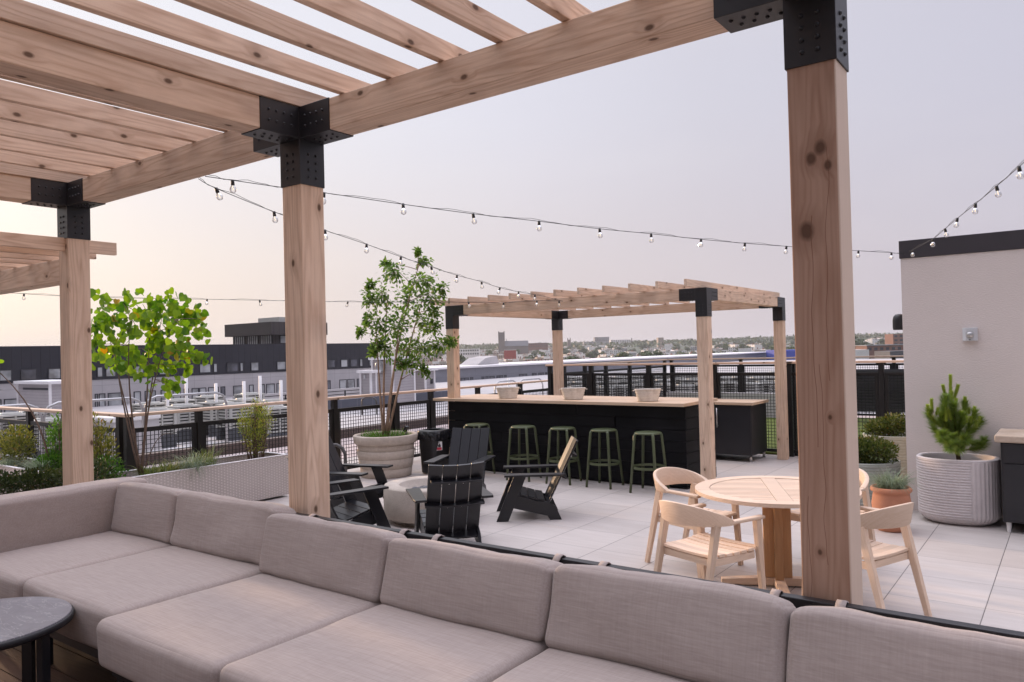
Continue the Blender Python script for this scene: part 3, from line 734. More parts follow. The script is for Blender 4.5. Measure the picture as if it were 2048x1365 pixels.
# ================================================================== BAR
bar = thing('bar_counter', 'long black charred wood bar with pale butcher block top', 'bar', (-6.1, 9.75, 0))
mb = MB(); BX0, BX1, BYF, BYB = -8.12, -4.075, 9.25, 10.24
mb.box((BX0+0.03, BYF+0.025, 0.02), (BX1-0.03, BYB-0.025, 1.068), 'char')
random.seed(3); bh = 0.1485
for r in range(7):
    z = 0.022+r*bh; x = BX0
    cuts = sorted([BX0, BX1-0.0]+[BX0+random.uniform(0.9, 3.3) for _ in range(2)])
    for a, b in zip(cuts[:-1], cuts[1:]):
        if b-a > 0.2: mb.box((a+0.002, BYF+random.uniform(0, 0.004), z), (b-0.002, BYF+0.0248, z+bh-0.006), 'char')
    mb.box((BX1-0.0298, BYF+0.027, z), (BX1-random.uniform(0, 0.004), BYB, z+bh-0.006), 'char')
    mb.box((BX0+random.uniform(0, 0.004), BYF+0.027, z), (BX0+0.0298, BYB, z+bh-0.006), 'char')
mb.build('body', bar)
mb = MB(); ct = 0.040; n = 9; CY0, CY1 = 9.12, 10.27
for i in range(n):
    y0 = CY0+(CY1-CY0)*i/n; y1 = CY0+(CY1-CY0)*(i+1)/n; x = -8.33
    random.seed(i)
    cut = random.uniform(-7.3, -5.2)
    for a, b in ((-8.33, cut), (cut, -4.04)):
        mb.box((a+0.0006, y0+0.0005, 1.075), (b-0.0006, y1-0.0005, 1.075+ct), 'counter')
mb.build('countertop', bar)
cab = thing('bar_cabinet', 'black two door cabinet with butcher block top behind the bar', 'cabinet', (-4.8, 12.15, 0))
KX0, KX1, KY0, KY1 = -6.2, -4.135, 11.86, 12.60
mb = MB(); mb.box((KX0, KY0+0.02, 0.10), (KX1, KY1, 0.895), 'cabinet'); mb.build('body', cab, 0.003)
mb = MB(); n = 6
for i in range(n):
    y0 = KY0-0.03+(KY1-KY0+0.05)*i/n; y1 = KY0-0.03+(KY1-KY0+0.05)*(i+1)/n
    mb.box((KX0-0.02, y0+0.0004, 0.8975), (KX1+0.04, y1-0.0004, 0.938), 'counter')
mb.build('countertop', cab)
for i in range(3):
    a = KX1-0.62-0.63*i; mb = MB(); mb.box((a, KY0-0.002, 0.11), (a+0.615, KY0+0.018, 0.885), 'cabinet'); d = mb.build('door', cab, 0.002)
    hx = a+0.08 if i != 1 else a+0.53
    mb = MB(); mb.tube([(hx, KY0-0.004, 0.82), (hx, KY0-0.038, 0.82)], 0.006, 'chrome'); mb.tube([(hx, KY0-0.004, 0.56), (hx, KY0-0.038, 0.56)], 0.006, 'chrome'); mb.tube([(hx, KY0-0.038, 0.845), (hx, KY0-0.038, 0.535)], 0.009, 'chrome'); mb.build('handle', d)
for x in (KX0+0.06, KX1-0.04):
    for y in (KY0+0.06, KY1-0.05):
        mb = MB(); mb.tube([(x, y, 0.0), (x, y, 0.1)], 0.022, 'chrome', 14); mb.build('leg', cab)

rc = thing('side_cabinet', 'black cabinet with stone slab top at the right edge', 'cabinet', (-0.1, 8.85, 0))
QX, QY = -0.61, 8.60
mb = MB(); mb.box((QX, QY+0.015, 0.10), (1.2, 9.27, 0.855), 'cabinet'); mb.build('body', rc, 0.003)
mb = MB(); mb.box((QX-0.045, QY-0.035, 0.858), (1.25, 9.28, 0.925), 'travertine'); mb.build('slab_top', rc, 0.012)
for i in range(3):
    a = QX+0.02+0.6*i
    mb = MB(); mb.box((a, QY-0.004, 0.665), (a+0.585, QY+0.0145, 0.845), 'cabinet'); mb.build('drawer', rc, 0.002)
    mb = MB(); mb.box((a, QY-0.004, 0.115), (a+0.585, QY+0.0145, 0.655), 'cabinet'); mb.build('door', rc, 0.002)
for x in (QX+0.045, 1.1):
    for y in (QY+0.06, 9.2):
        mb = MB(); mb.lathe([(0.016, 0.0), (0.018, 0.03), (0.024, 0.10)], 'white_pipe', 14, (x, y, 0)); mb.disc(0.016, 0.001, 'white_pipe', 14, (x, y, 0), up=False); mb.build('leg', rc)

# tubs on the bar
def tub():
    t = thing('metal_tub', 'x', 'tub', (0, 0, 0), 0, 'tubs on the bar')
    mb = MB(); pr = []
    for i in range(18):
        u = i/17; r = 0.128+0.040*u; z = 0.003+0.158*u
        r += 0.0022*math.sin(u*PI*2*4.5)*(1 if 0.15 < u < 0.85 else 0.2); pr.append((r, z))
    pr += [(0.172, 0.161), (0.172, 0.168), (0.164, 0.168), (0.160, 0.155), (0.124, 0.012), (0.0, 0.012)]
    mb.lathe([(0.0, 0.003)]+pr, 'whitewash', 56, sx=1.06, sy=0.80); mb.build('bowl', t)
    for s in (-1, 1):
        mb = MB(); mb.tube([(s*0.176, -0.035, 0.150), (s*0.197, -0.03, 0.148), (s*0.203, 0, 0.147), (s*0.197, 0.03, 0.148), (s*0.176, 0.035, 0.150)], 0.004, 'whitewash', 8); mb.build('handle', t)
    return t
tb = tub()
for i, ((x, y), lab, rz) in enumerate((((1016, 797), 'whitewashed metal tub nearest the left post on the bar', 0.1), ((1147, 799.5), 'middle whitewashed metal tub on the bar', -0.05), ((1296, 803), 'rightmost whitewashed metal tub on the bar', 0.05))):
    p = at_z(x, y, 1.115)
    if i == 0: tb.location = (p.x, p.y, 1.1152); tb.rotation_euler.z = YAW+rz; tb['label'] = lab
    else: dup(tb, (p.x, p.y, 1.1152), YAW+rz, lab)

# stools
def stool():
    t = thing('bar_stool', 'x', 'stool', (0, 0, 0), 0, 'green stools along the bar')
    mb = MB(); mb.lathe([(0.0, 0.742), (0.155, 0.742), (0.168, 0.738), (0.172, 0.745), (0.170, 0.757), (0.160, 0.762), (0.0, 0.757)], 'green_steel', 44); mb.build('seat', t)
    for sx in (-1, 1):
        for sy in (-1, 1):
            mb = MB(); mb.tube([(sx*0.118, sy*0.118, 0.742), (sx*0.128, sy*0.128, 0.72), (sx*0.180, sy*0.180, 0.0)], [0.018, 0.0185, 0.0165], 'green_steel', 10); mb.build('leg', t)
    mb = MB(); mb.lathe([(0.211, 0.300), (0.211, 0.332), (0.204, 0.332), (0.204, 0.300), (0.211, 0.300)], 'green_steel', 56, smooth=False); mb.build('foot_ring', t)
    return t
st = stool()
for i, (x, y, rz, lab) in enumerate(((-7.27, 8.92, 0.1, 'green bar stool at the left end of the bar behind a black chair'), (-6.43, 8.93, 0.12, 'second green bar stool from the left'), (-5.78, 8.97, 0.12, 'middle one of the five green bar stools'), (-5.137, 8.985, 0.03, 'fourth green bar stool from the left'), (-4.44, 8.90, 0.02, 'green bar stool nearest the right end of the bar'))):
    if i == 0: st.location = (x, y, 0); st.rotation_euler.z = rz; st['label'] = lab
    else: dup(st, (x, y, 0), rz, lab)

# ================================================================== ADIRONDACK CHAIRS
def adirondack():
    t = thing('adirondack_chair', 'x', 'chair', (0, 0, 0), 0, 'black chairs round the fire bowl')
    for s in (-1, 1):
        x = s*0.272
        mb = MB(); mb.prism([(-0.0, 0.0), (-0.130, 0.0), (-0.335, 0.486), (-0.20, 0.486)], 0, x-0.014, x+0.014, 'poly'); mb.build('leg', t, 0.003)
        x2 = s*0.2425
        mb = MB(); mb.prism([(-0.13, 0.20), (-0.175, 0.285), (-0.335, 0.246), (-0.46, 0.205), (-0.555, 0.20), (-0.648, 0.146), (-0.710, 0.0), (-0.580, 0.0), (-0.556, 0.045), (-0.185, 0.136)], 0, x2-0.0145, x2+0.0145, 'poly'); mb.build('side_rail', t, 0.003)
        mb = MB(); xo = s*0.300
        mb.prism([(xo-0.070, -0.095), (xo+0.070, -0.095), (xo+s*0.0+0.070 if s > 0 else xo+0.045, -0.70), (xo+(0.045 if s < 0 else 0.062), -0.76), (xo-(0.045 if s > 0 else 0.062), -0.76), (xo-0.045 if s > 0 else xo-0.070, -0.70)], 2, 0.489, 0.511, 'poly'); mb.build('arm', t, 0.003)
    mb = MB(); pts = [(-0.150, 0.215), (-0.172, 0.292), (-0.262, 0.272), (-0.350, 0.250), (-0.440, 0.222), (-0.530, 0.206)]
    for (a, b) in zip(pts[:-1], pts[1:]):
        a = Vector(a); b = Vector(b); d = (b-a).normalized(); nn = Vector((d.y, -d.x))
        if nn.y < 0: nn = -nn
        if abs(d.x) < 0.5: nn = Vector((1, 0)) if nn.x > 0 else -Vector((nn.x, nn.y))
        a2 = a+d*0.004; b2 = b-d*0.004
        mb.prism([tuple(a2), tuple(b2), tuple(b2+nn*0.02), tuple(a2+nn*0.02)], 0, -0.257, 0.257, 'poly')
    mb.build('seat', t, 0.002)
    # back: four tall slats on a gentle curve
    mb = MB(); a = Vector((-0.548, 0.165)); b = Vector((-0.885, 0.850)); d = (b-a).normalized(); nn = Vector((d.y, -d.x))  # nn points to the rear/down
    for i in range(4):
        xc = (-1.5+i)*0.1285; w = 0.0615
        for (x0, x1) in ((xc-w, xc+w),):
            def off(x): return -0.030*(x/0.25)**2*1.0
            P = []
            for (px, q, th) in ((x0, a, 0), (x1, a, 0), (x1, b, 0), (x0, b, 0)):
                o = 0.03 + off(px)
                P.append((px, q.x-abs(nn.x)*o, q.y - (abs(nn.y))*o))
            n3 = Vector((0, -abs(nn.x), -abs(nn.y)))*0.020
            vs = P+[tuple(Vector(p)+n3) for p in P]
            mb.add(vs, [(0, 1, 2, 3), (7, 6, 5, 4), (0, 4, 5, 1), (1, 5, 6, 2), (2, 6, 7, 3), (3, 7, 4, 0)], 'poly')
    bk = mb.build('backrest', t, 0.003)
    for f, wid in ((0.46, 0.275), (0.80, 0.235)):
        mb = MB(); q = a+(b-a)*f; rear = Vector((0, -abs(nn.x), -abs(nn.y)))
        up = Vector((0, d.x, d.y)); n = 12; top = []; 
        vs = []; fs = []
        for i in range(n+1):
            x = -wid+2*wid*i/n; o = 0.0525-0.030*(x/0.25)**2
            p0 = Vector((x, q.x, q.y))+rear*o; p1 = Vector((x, q.x, q.y))+rear*(0.092-0.012*(x/0.25)**2)
            vs += [tuple(p0-up*0.011), tuple(p1-up*0.011), tuple(p1+up*0.011), tuple(p0+up*0.011)]
        for i in range(n):
            k = 4*i
            for (u, v) in ((0, 1), (1, 2), (2, 3), (3, 0)): fs.append((k+u, k+v, k+4+v, k+4+u))
        fs += [(3, 2, 1, 0), (4*n, 4*n+1, 4*n+2, 4*n+3)]
        mb.add(vs, fs, 'poly')
        r_ = mb.build('back_rail', t, 0.002)
        mb = MB()
        for i in range(4):
            x = (-1.5+i)*0.1285; p = Vector((x, q.x, q.y))+rear*(0.0515-0.030*(x/0.25)**2)-up*0.03
            mb.ball(p, 0.011, 'white_pipe', 10, 6, (1, 0.6, 1))
        mb.build('screws', bk)
    mb = MB(); mb.prism([(-0.565, 0.182), (-0.655, 0.125), (-0.648, 0.108), (-0.558, 0.164)], 0, -0.2275, 0.2275, 'poly'); mb.build('rear_board', t, 0.002)
    return t
def face_rz(fx, fy): return math.atan2(fy, fx)-PI/2
ad = adirondack()
PIT = (-5.81, 6.30)
ADS = [((-5.26, 6.76), (-0.793, -0.61), 'black slatted lounge chair in side view, facing left toward the fire bowl'),
       ((-6.09, 6.93), (0.37, -0.93), 'black slatted lounge chair facing the camera across the fire bowl'),
       ((-5.20, 5.79), (-0.78, 0.63), 'black slatted lounge chair seen from behind, back to the sofa'),
       ((-5.93, 5.63), (0.25, 0.97), 'black slatted lounge chair nearest the middle wooden post, its back hidden by it'),
       ((-6.45, 6.23), (0.95, 0.30), 'black slatted lounge chair left of the fire bowl in front of the big round planter')]
for i, (p, f, lab) in enumerate(ADS):
    if i == 0: ad.location = (*p, 0); ad.rotation_euler.z = face_rz(*f); ad['label'] = lab
    else: dup(ad, (*p, 0), face_rz(*f), lab)

# fire bowl
t = thing('fire_bowl', 'round pitted concrete fire bowl in the ring of black chairs', 'fire pit', (*PIT, 0))
mb = MB(); mb.lathe([(0.0, 0.0), (0.415, 0.0), (0.42, 0.055), (0.505, 0.06), (0.520, 0.075), (0.524, 0.20), (0.522, 0.385), (0.512, 0.40), (0.36, 0.402), (0.345, 0.392), (0.335, 0.30), (0.0, 0.28)], 'pitstone', 72, (*PIT, 0)); mb.build('bowl', t)
mb = MB(); kp = Vector((PIT[0], PIT[1], 0.27))+(Vector((0.46, -0.89, 0)))*0.521
mx = Matrix.Translation(kp) @ Vector((0.46, -0.89, 0)).to_track_quat('Z', 'Y').to_matrix().to_4x4()
m2 = MB(); m2.lathe([(0.032, 0), (0.032, 0.006), (0.012, 0.01), (0.0, 0.012)], 'chrome', 20); m2.v = [mx @ p for p in m2.v]; m2.build('key_valve', t)
random.seed(11); mb = MB()
for i in range(190):
    r = 0.31*math.sqrt(random.random()); a = random.uniform(0, 2*PI)
    s = random.uniform(0.020, 0.036)
    mb.ball((PIT[0]+r*math.cos(a), PIT[1]+r*math.sin(a), 0.298+random.uniform(0.0, 0.035)*(1.2-r/0.31)), s, 'lava', 8, 5, (random.uniform(0.8, 1.3), random.uniform(0.8, 1.2), random.uniform(0.55, 0.8)))
tag(mb.build('lava_pebbles'), 'rounded grey pebbles filling the fire bowl', 'pebbles', None, 'stuff')

# ================================================================== DINING SET
TC = (-1.88, 5.895)
t = thing('dining_table', 'round bleached teak pedestal table with slatted top', 'table', (*TC, 0))
def ringpoly(r0, r1, a0, a1, n):
    o = [(r1*math.cos(a0+(a1-a0)*i/n), r1*math.sin(a0+(a1-a0)*i/n)) for i in range(n+1)]
    o += [(r0*math.cos(a0+(a1-a0)*i/n), r0*math.sin(a0+(a1-a0)*i/n)) for i in range(n, -1, -1)]
    return o
def table_local(build_rot, fn, name, parent, bevel=0.0, loc=(0, 0, 0)):
    m = MB(); fn(m); o = m.build(name, None, bevel)
    o.matrix_basis = Matrix.Translation(Vector((*TC, 0))+Vector(loc)) @ Matrix.Rotation(build_rot, 4, 'Z'); adopt(o, parent); return o
TR = math.radians(25)
def rim(m):
    n = 16; R1, R0 = 0.600, 0.490
    for s in range(6):
        a0 = s*PI/3+0.2; a1 = a0+PI/3-0.001
        o = ringpoly(R0, R1, a0, a1, n); q = n+1
        # extrude as strips
        vs = [(x, y, 0.712) for x, y in o]+[(x, y, 0.740) for x, y in o]; T = len(o); fs = []
        for i in range(n):
            a, b, c_, d_ = i, i+1, T-2-i, T-1-i
            fs.append((T+a, T+b, T+c_, T+d_)); fs.append((d_, c_, b, a)); fs.append((a, b, T+b, T+a)); fs.append((c_, d_, T+d_, T+c_))
        fs.append((0, T, T+T-1, T-1)); fs.append((n, T-2-n, T+T-2-n, T+n))
        m.add(vs, fs, 'teak')
table_local(TR, rim, 'rim', t)
def slats(m):
    R = 0.486; p = 0.0525; band = 0.055
    y = -R+p*0.25
    while y < R-p*0.5:
        y1 = y+p-0.009
        for sgn in (-1, 1):
            hx = lambda yy: math.sqrt(max(0, R*R-yy*yy))
            a, b = sgn*(band+0.003), sgn*hx(y); c_, d_ = sgn*hx(y1), sgn*(band+0.003)
            if abs(b) > band+0.03 and abs(c_) > band+0.03:
                poly = [(a, y), (b, y), (c_, y1), (d_, y1)]
                if sgn < 0: poly = poly[::-1]
                m.prism(poly, 2, 0.716, 0.737, 'teak')
        y += p
    m.box((-band, -0.484, 0.716), (band, 0.484, 0.7385), 'teak')
    m.box((-0.35, -0.35, 0.700), (0.35, 0.35, 0.714), 'teak_orange')
table_local(TR, slats, 'slatted_top', t)
for a in range(4):
    an = TR+a*PI/2+0.0; d = Vector((math.cos(an), math.sin(an), 0))
    c0 = Vector((*TC, 0))+d*0.058
    o = beam('pedestal_plank', c0+Vector((0, 0, 0.070)), c0+Vector((0, 0, 0.699)), 0.085 if a % 2 == 0 else 0.058, 0.058 if a % 2 == 0 else 0.085, 'teak_orange', None, 0.003)
    o.matrix_basis = Matrix.Translation(c0) @ Matrix.Rotation(TR, 4, 'Z') @ Matrix.Translation(-c0) @ o.matrix_basis; adopt(o, t)
for a in range(4):
    an = TR+a*PI/2; d = Vector((math.cos(an), math.sin(an), 0)); pd = Vector((-d.y, d.x, 0))
    mb = MB(); mb.prism([(0.0, 0.012), (0.0, 0.068), (0.14, 0.068), (0.42, 0.05), (0.42, 0.0), (0.34, 0.0), (0.32, 0.012)], 1, -0.036, 0.036, 'teak')
    o = mb.build('foot', None, 0.003)
    mx = Matrix((d, pd, Vector((0, 0, 1)))).transposed().to_4x4(); mx.translation = (*TC, 0.001*(a % 2)); o.matrix_basis = mx; adopt(o, t)

def tbeam(name, a, b, s0, s1, mat, parent, bevel=0.004, side=Vector((1, 0, 0))):
    """tapered leg from a to b with section s0=(w,d) at a and s1 at b"""
    a = Vector(a); b = Vector(b); x = (b-a).normalized(); y = (side-x*side.dot(x)).normalized(); z = x.cross(y); Ln = (b-a).length
    vs = []
    for (q, s) in ((0, s0), (Ln, s1)):
        for (i, j) in ((-1, -1), (1, -1), (1, 1), (-1, 1)): vs.append((q-Ln/2, i*s[0]/2, j*s[1]/2))
    mb = MB(); mb.add(vs, [(3, 2, 1, 0), (4, 5, 6, 7), (0, 1, 5, 4), (1, 2, 6, 5), (2, 3, 7, 6), (3, 0, 4, 7)], mat)
    o = mb.build(name, None, bevel); mx = Matrix((x, y, z)).transposed().to_4x4(); mx.translation = (a+b)/2; o.matrix_basis = mx; adopt(o, parent); return o

def teak_chair():
    t = thing('dining_chair', 'x', 'chair', (0, 0, 0), 0, 'teak armchairs round the table')
    mb = MB()
    for i in range(7):
        y = 0.235-0.068*i; w = 0.262-0.006*i
        z0 = 0.425-0.012*math.sin(PI*min(1, max(0, (0.235-y)/0.42)))
        n = 8
        vs = []; fs = []
        for j in range(n+1):
            x = -w+2*w*j/n; dz = -0.008*(1-(x/w)**2)
            vs += [(x, y-0.030, z0+dz), (x, y+0.030, z0+dz), (x, y+0.030, z0+dz+0.02), (x, y-0.030, z0+dz+0.02)]
        for j in range(n):
            k = 4*j
            for (u, v) in ((0, 1), (1, 2), (2, 3), (3, 0)): fs.append((k+v, k+u, k+4+u, k+4+v))
        fs += [(0, 1, 2, 3), (4*n+3, 4*n+2, 4*n+1, 4*n)]
        mb.add(vs, fs, 'teak')
    mb.build('seat', t, 0.003)
    beam('apron', (-0.24, 0.205, 0.388), (0.24, 0.205, 0.388), 0.024, 0.048, 'teak', t, 0.003)
    beam('apron', (-0.21, -0.185, 0.388), (0.21, -0.185, 0.388), 0.024, 0.048, 'teak', t, 0.003)
    for s in (-1, 1):
        beam('apron', (s*0.243, 0.205, 0.388), (s*0.215, -0.20, 0.388), 0.022, 0.048, 'teak', t, 0.003)
        tbeam('leg', (s*0.262, 0.275, 0.0), (s*0.262, 0.225, 0.632), (0.034, 0.036), (0.042, 0.052), 'teak', t)
        tbeam('leg', (s*0.235, -0.315, 0.0), (s*0.232, -0.155, 0.640), (0.034, 0.036), (0.040, 0.056), 'teak', t)
        beam('arm', (s*0.265, 0.285, 0.643), (s*0.262, -0.08, 0.648), 0.052, 0.024, 'teak', t, 0.008)
    # bent back band: tall in the middle, melting into the arms
    mb = MB(); n = 36; vs = []; fs = []
    for j in range(n+1):
        u = -1+2*j/n; an = u*math.radians(93)
        cxx = 0.264*math.sin(an)*(1.0 if abs(u) < 0.8 else 1.0); cyy = -0.055-0.235*math.cos(an)
        hgt = 0.024+0.128*max(0, math.cos(u*PI/2*0.98))**0.85
        zb = 0.632; lean = 0.16*hgt
        th = 0.026+0.022*abs(u)**3
        nx, ny = math.sin(an), -math.cos(an)
        tx, ty = (nx, ny)
        o0 = (cxx+nx*th/2, cyy+ny*th/2); i0 = (cxx-nx*th/2, cyy-ny*th/2)
        vs += [(i0[0], i0[1], zb), (o0[0], o0[1], zb), (o0[0]+nx*lean, o0[1]+ny*lean, zb+hgt), (i0[0]+nx*lean, i0[1]+ny*lean, zb+hgt)]
    for j in range(n):
        k = 4*j
        for (a, b) in ((0, 1), (1, 2), (2, 3), (3, 0)): fs.append((k+a, k+b, k+4+b, k+4+a))
    fs += [(3, 2, 1, 0), (4*n, 4*n+1, 4*n+2, 4*n+3)]
    mb.add(vs, fs, 'teak', True)
    o = mb.build('backrest', t, 0.005)
    return t
tcx = teak_chair()
CH = [((-2.65, 6.11), 'teak armchair at the left of the table beyond its neighbour'), ((-2.14, 5.15), 'teak armchair in front of the table seen from behind'),
      ((-1.22, 5.63), 'teak armchair right of the thick wooden post'), ((-1.70, 6.70), 'teak armchair mostly hidden behind the thick wooden post')]
for i, (p, lab) in enumerate(CH):
    d = Vector((TC[0]-p[0], TC[1]-p[1])).normalized()
    if i == 0: tcx.location = (*p, 0); tcx.rotation_euler.z = face_rz(*d); tcx['label'] = lab
    else: dup(tcx, (*p, 0), face_rz(*d), lab)

# ================================================================== SOFA
def cushion(name, lo, hi, r, parent, puff=(0, 0, 0), seed=0, tilt=0.0, n=26, wrinkle=0.004):
    lo = Vector(lo); hi = Vector(hi); c = (lo+hi)/2; h = (hi-lo)/2
    bm = bmesh.new(); bmesh.ops.create_cube(bm, size=2.0)
    bmesh.ops.subdivide_edges(bm, edges=bm.edges[:], cuts=n, use_grid_fill=True)
    for v in bm.verts:
        p = Vector(v.co)
        q = Vector((math.sin(p.x*PI/2*0.999)/math.sin(PI/2*0.999), math.sin(p.y*PI/2*0.999)/math.sin(PI/2*0.999), math.sin(p.z*PI/2*0.999)/math.sin(PI/2*0.999)))
        P = Vector((q.x*h.x, q.y*h.y, q.z*h.z))
        core = Vector((max(-h.x+r, min(h.x-r, P.x)), max(-h.y+r, min(h.y-r, P.y)), max(-h.z+r, min(h.z-r, P.z))))
        dd = P-core
        nrm = dd.normalized() if dd.length > 1e-6 else Vector((0, 0, 0))
        if dd.length > 1e-6: P = core+nrm*r
        fx, fy, fz = 1-q.x**2, 1-q.y**2, 1-q.z**2
        P.x += puff[0]*q.x*fy*fz*1.0; P.y += puff[1]*q.y*fx*fz; P.z += puff[2]*q.z*fx*fy
        w = noise.noise(Vector((P.x*3.1+seed*7.3, P.y*3.1, P.z*5.0)))*wrinkle*1.6 + noise.noise(Vector((P.x*11+seed*3.1, P.y*9, P.z*6)))*wrinkle*0.7
        # pull folds near the top corners
        P += nrm*w if dd.length > 1e-6 else Vector((0, 0, 0))
        P.z += noise.noise(Vector((P.x*2.2+seed, P.y*2.2, 3.3)))*wrinkle*1.2
        if tilt:
            yy, zz = P.y+h.y, P.z+h.z
            zz -= 0.016*(q.x**6)*max(0, q.z)*zz/(2*h.z) + 0.010*max(0, q.z)*fx*max(0, q.y)
            P.y = yy*math.cos(tilt)+zz*math.sin(tilt)-h.y; P.z = zz*math.cos(tilt)-yy*math.sin(tilt)-h.z
        v.co = P
    me = bpy.data.meshes.new(name); bm.to_mesh(me); bm.free()
    me.materials.append(M['fabric']); me.polygons.foreach_set('use_smooth', [True]*len(me.polygons)); me.update()
    o = bpy.data.objects.new(name, me); COL.objects.link(o); o.matrix_basis = Matrix.Translation(c); adopt(o, parent); return o
SZ = 0.865
def strap(x, y, z, parent, s=1.0):
    z -= 0.019; vs = []; fs = []; mb = MB()
    prof = [(-0.035, -0.055), (-0.030, -0.01), (-0.022, 0.010), (-0.010, 0.022*s), (0.006, 0.026*s), (0.022, 0.018*s), (0.027, 0.0), (0.024, -0.03)]
    for k_, wv in ((-0.014, 0), (0.014, 1)):
        for (a, b) in prof: vs.append((x+k_+0.003*math.sin(b*80), y+a, z+b))
    T = len(prof)
    for i in range(T-1): fs.append((i, i+1, T+i+1, T+i))
    mb.add(vs, fs, 'fabric', True); o = mb.build('strap', parent)
    so_ = o.modifiers.new('solid', 'SOLIDIFY'); so_.thickness = 0.004; return o
sofa = thing('sofa', 'long beige cushioned sofa section with black metal frame in the foreground', 'sofa', (-1.4, 1.8, DZ))
XE = [-3.02, -2.23, -1.45, -0.665, 0.12, 0.905]
RY = 2.350
for i in range(5):
    a, b = XE[i], XE[i+1]
    cushion('seat_cushion', (a+0.004, 1.385+(0.004 if i % 2 else 0), SZ-0.185), (b-0.004, 2.17, SZ+0.003*math.sin(i*2)), 0.036, sofa, (0.0, 0.010, 0.010), i, 0, 30, 0.003)
    bc = cushion('back_cushion', (a+0.006, 2.083-0.004*(i % 2), SZ+0.004), (b-0.006, 2.233, SZ+0.275+0.004*math.cos(i*3)), 0.028, sofa, (0.005, 0.016, 0.004), i+10, 0.27, 34, 0.006)
    for s in (0.12, 0.88): strap(a+(b-a)*s, RY-0.003, 1.083, bc, 1.0)
mb = MB(); mb.box((XE[0]-0.085, RY-0.012, 1.043), (XE[-1]+0.02, RY+0.024, 1.082), 'steel'); mb.build('back_rail', sofa, 0.003)
mb = MB()
mb.box((XE[0], 1.45, SZ-0.235), (XE[-1], 2.36, SZ-0.19), 'steel'); mb.box((XE[0], RY-0.008, SZ-0.19), (XE[-1], RY+0.02, SZ-0.10), 'steel')
for x in XE: mb.box((x-0.014, RY-0.006, SZ-0.10), (x+0.014, RY+0.018, 1.035), 'steel')
mb.build('frame', sofa, 0.002)
for x in XE:
    for y in (1.50, 2.30):
        mb = MB(); mb.box((x-0.025, y-0.02, DZ+0.001), (x+0.025, y+0.02, SZ-0.236), 'steel'); mb.build('leg', sofa, 0.002)
s2 = thing('sofa', 'beige corner sofa section with one arm at the left', 'sofa', (-3.9, 1.8, DZ))
XC, RY2 = -4.50, 2.435
cushion('seat_cushion', (XC-0.02, 1.45, SZ-0.185), (-3.862, 2.25, SZ), 0.036, s2, (0, 0.010, 0.008), 31, 0, 26, 0.003)
cushion('seat_cushion', (-3.855, 1.455, SZ-0.185), (-3.026, 2.25, SZ+0.002), 0.036, s2, (0, 0.012, 0.014), 32, 0, 26, 0.003)
b1 = cushion('back_cushion', (XC+0.010, 2.150, SZ+0.004), (-3.868, 2.300, SZ+0.290), 0.028, s2, (0.004, 0.012, 0.004), 33, 0.20, 34, 0.005)
b2 = cushion('back_cushion', (-3.858, 2.150, SZ+0.004), (-3.046, 2.305, SZ+0.288), 0.030, s2, (0.006, 0.018, 0.004), 34, 0.25, 34, 0.010)
b3 = cushion('back_cushion', (XC-0.19, 1.18, SZ-0.04), (XC, 2.40, SZ+0.268), 0.032, s2, (0.010, 0.0, 0.004), 35, 0, 34, 0.004)
strap(-3.90, RY2-0.003, 1.075, b1); strap(-3.70, RY2-0.003, 1.075, b2)
mb = MB(); mb.box((XC-0.25, RY2-0.012, 1.035), (-3.20, RY2+0.024, 1.076), 'steel'); mb.box((XC-0.262, 1.2, 1.035), (XC-0.226, RY2-0.013, 1.0755), 'steel'); mb.build('back_rail', s2, 0.003)
mb = MB(); mb.box((XC-0.24, 1.50, SZ-0.235), (-3.03, 2.42, SZ-0.19), 'steel'); mb.box((XC-0.24, RY2-0.008, SZ-0.19), (-3.2, RY2+0.02, SZ-0.1), 'steel')
for x in (XC-0.22, -3.86, -3.22): mb.box((x-0.014, RY2-0.006, SZ-0.10), (x+0.014, RY2+0.018, 1.035), 'steel')
mb.build('frame', s2, 0.002)
for x in (XC-0.2, -3.86, -3.07):
    for y in (1.56, 2.38):
        mb = MB(); mb.box((x-0.025, y-0.02, DZ+0.001), (x+0.025, y+0.02, SZ-0.236), 'steel'); mb.build('leg', s2, 0.002)
# coffee table
KC = (-3.42, 1.150); KZ = 0.85
t = thing('coffee_table', 'round low table with dark stone top at the lower left', 'table', (*KC, DZ))
mb = MB(); mb.lathe([(0.304, KZ-0.006), (0.306, KZ-0.003), (0.304, KZ), (0.0, KZ+0.0005)], 'ceramic', 96, (*KC, 0), smooth=False); mb.build('stone_top', t)
mb = MB(); mb.lathe([(0.0, KZ-0.034), (0.306, KZ-0.034), (0.313, KZ-0.030), (0.313, KZ-0.009), (0.308, KZ-0.0045), (0.3065, KZ-0.0045), (0.3065, KZ-0.007), (0.0, KZ-0.007)], 'steel', 96, (*KC, 0)); mb.build('rim', t)
for a in range(4):
    an = a*PI/2+0.55; mb = MB(); p = Vector((KC[0]+0.255*math.cos(an), KC[1]+0.255*math.sin(an), 0))
    mx = Matrix.Translation(p) @ Matrix.Rotation(an, 4, 'Z'); mb.box((-0.012, -0.022, DZ+0.001), (0.012, 0.022, KZ-0.035), 'steel', mx); mb.build('leg', t)

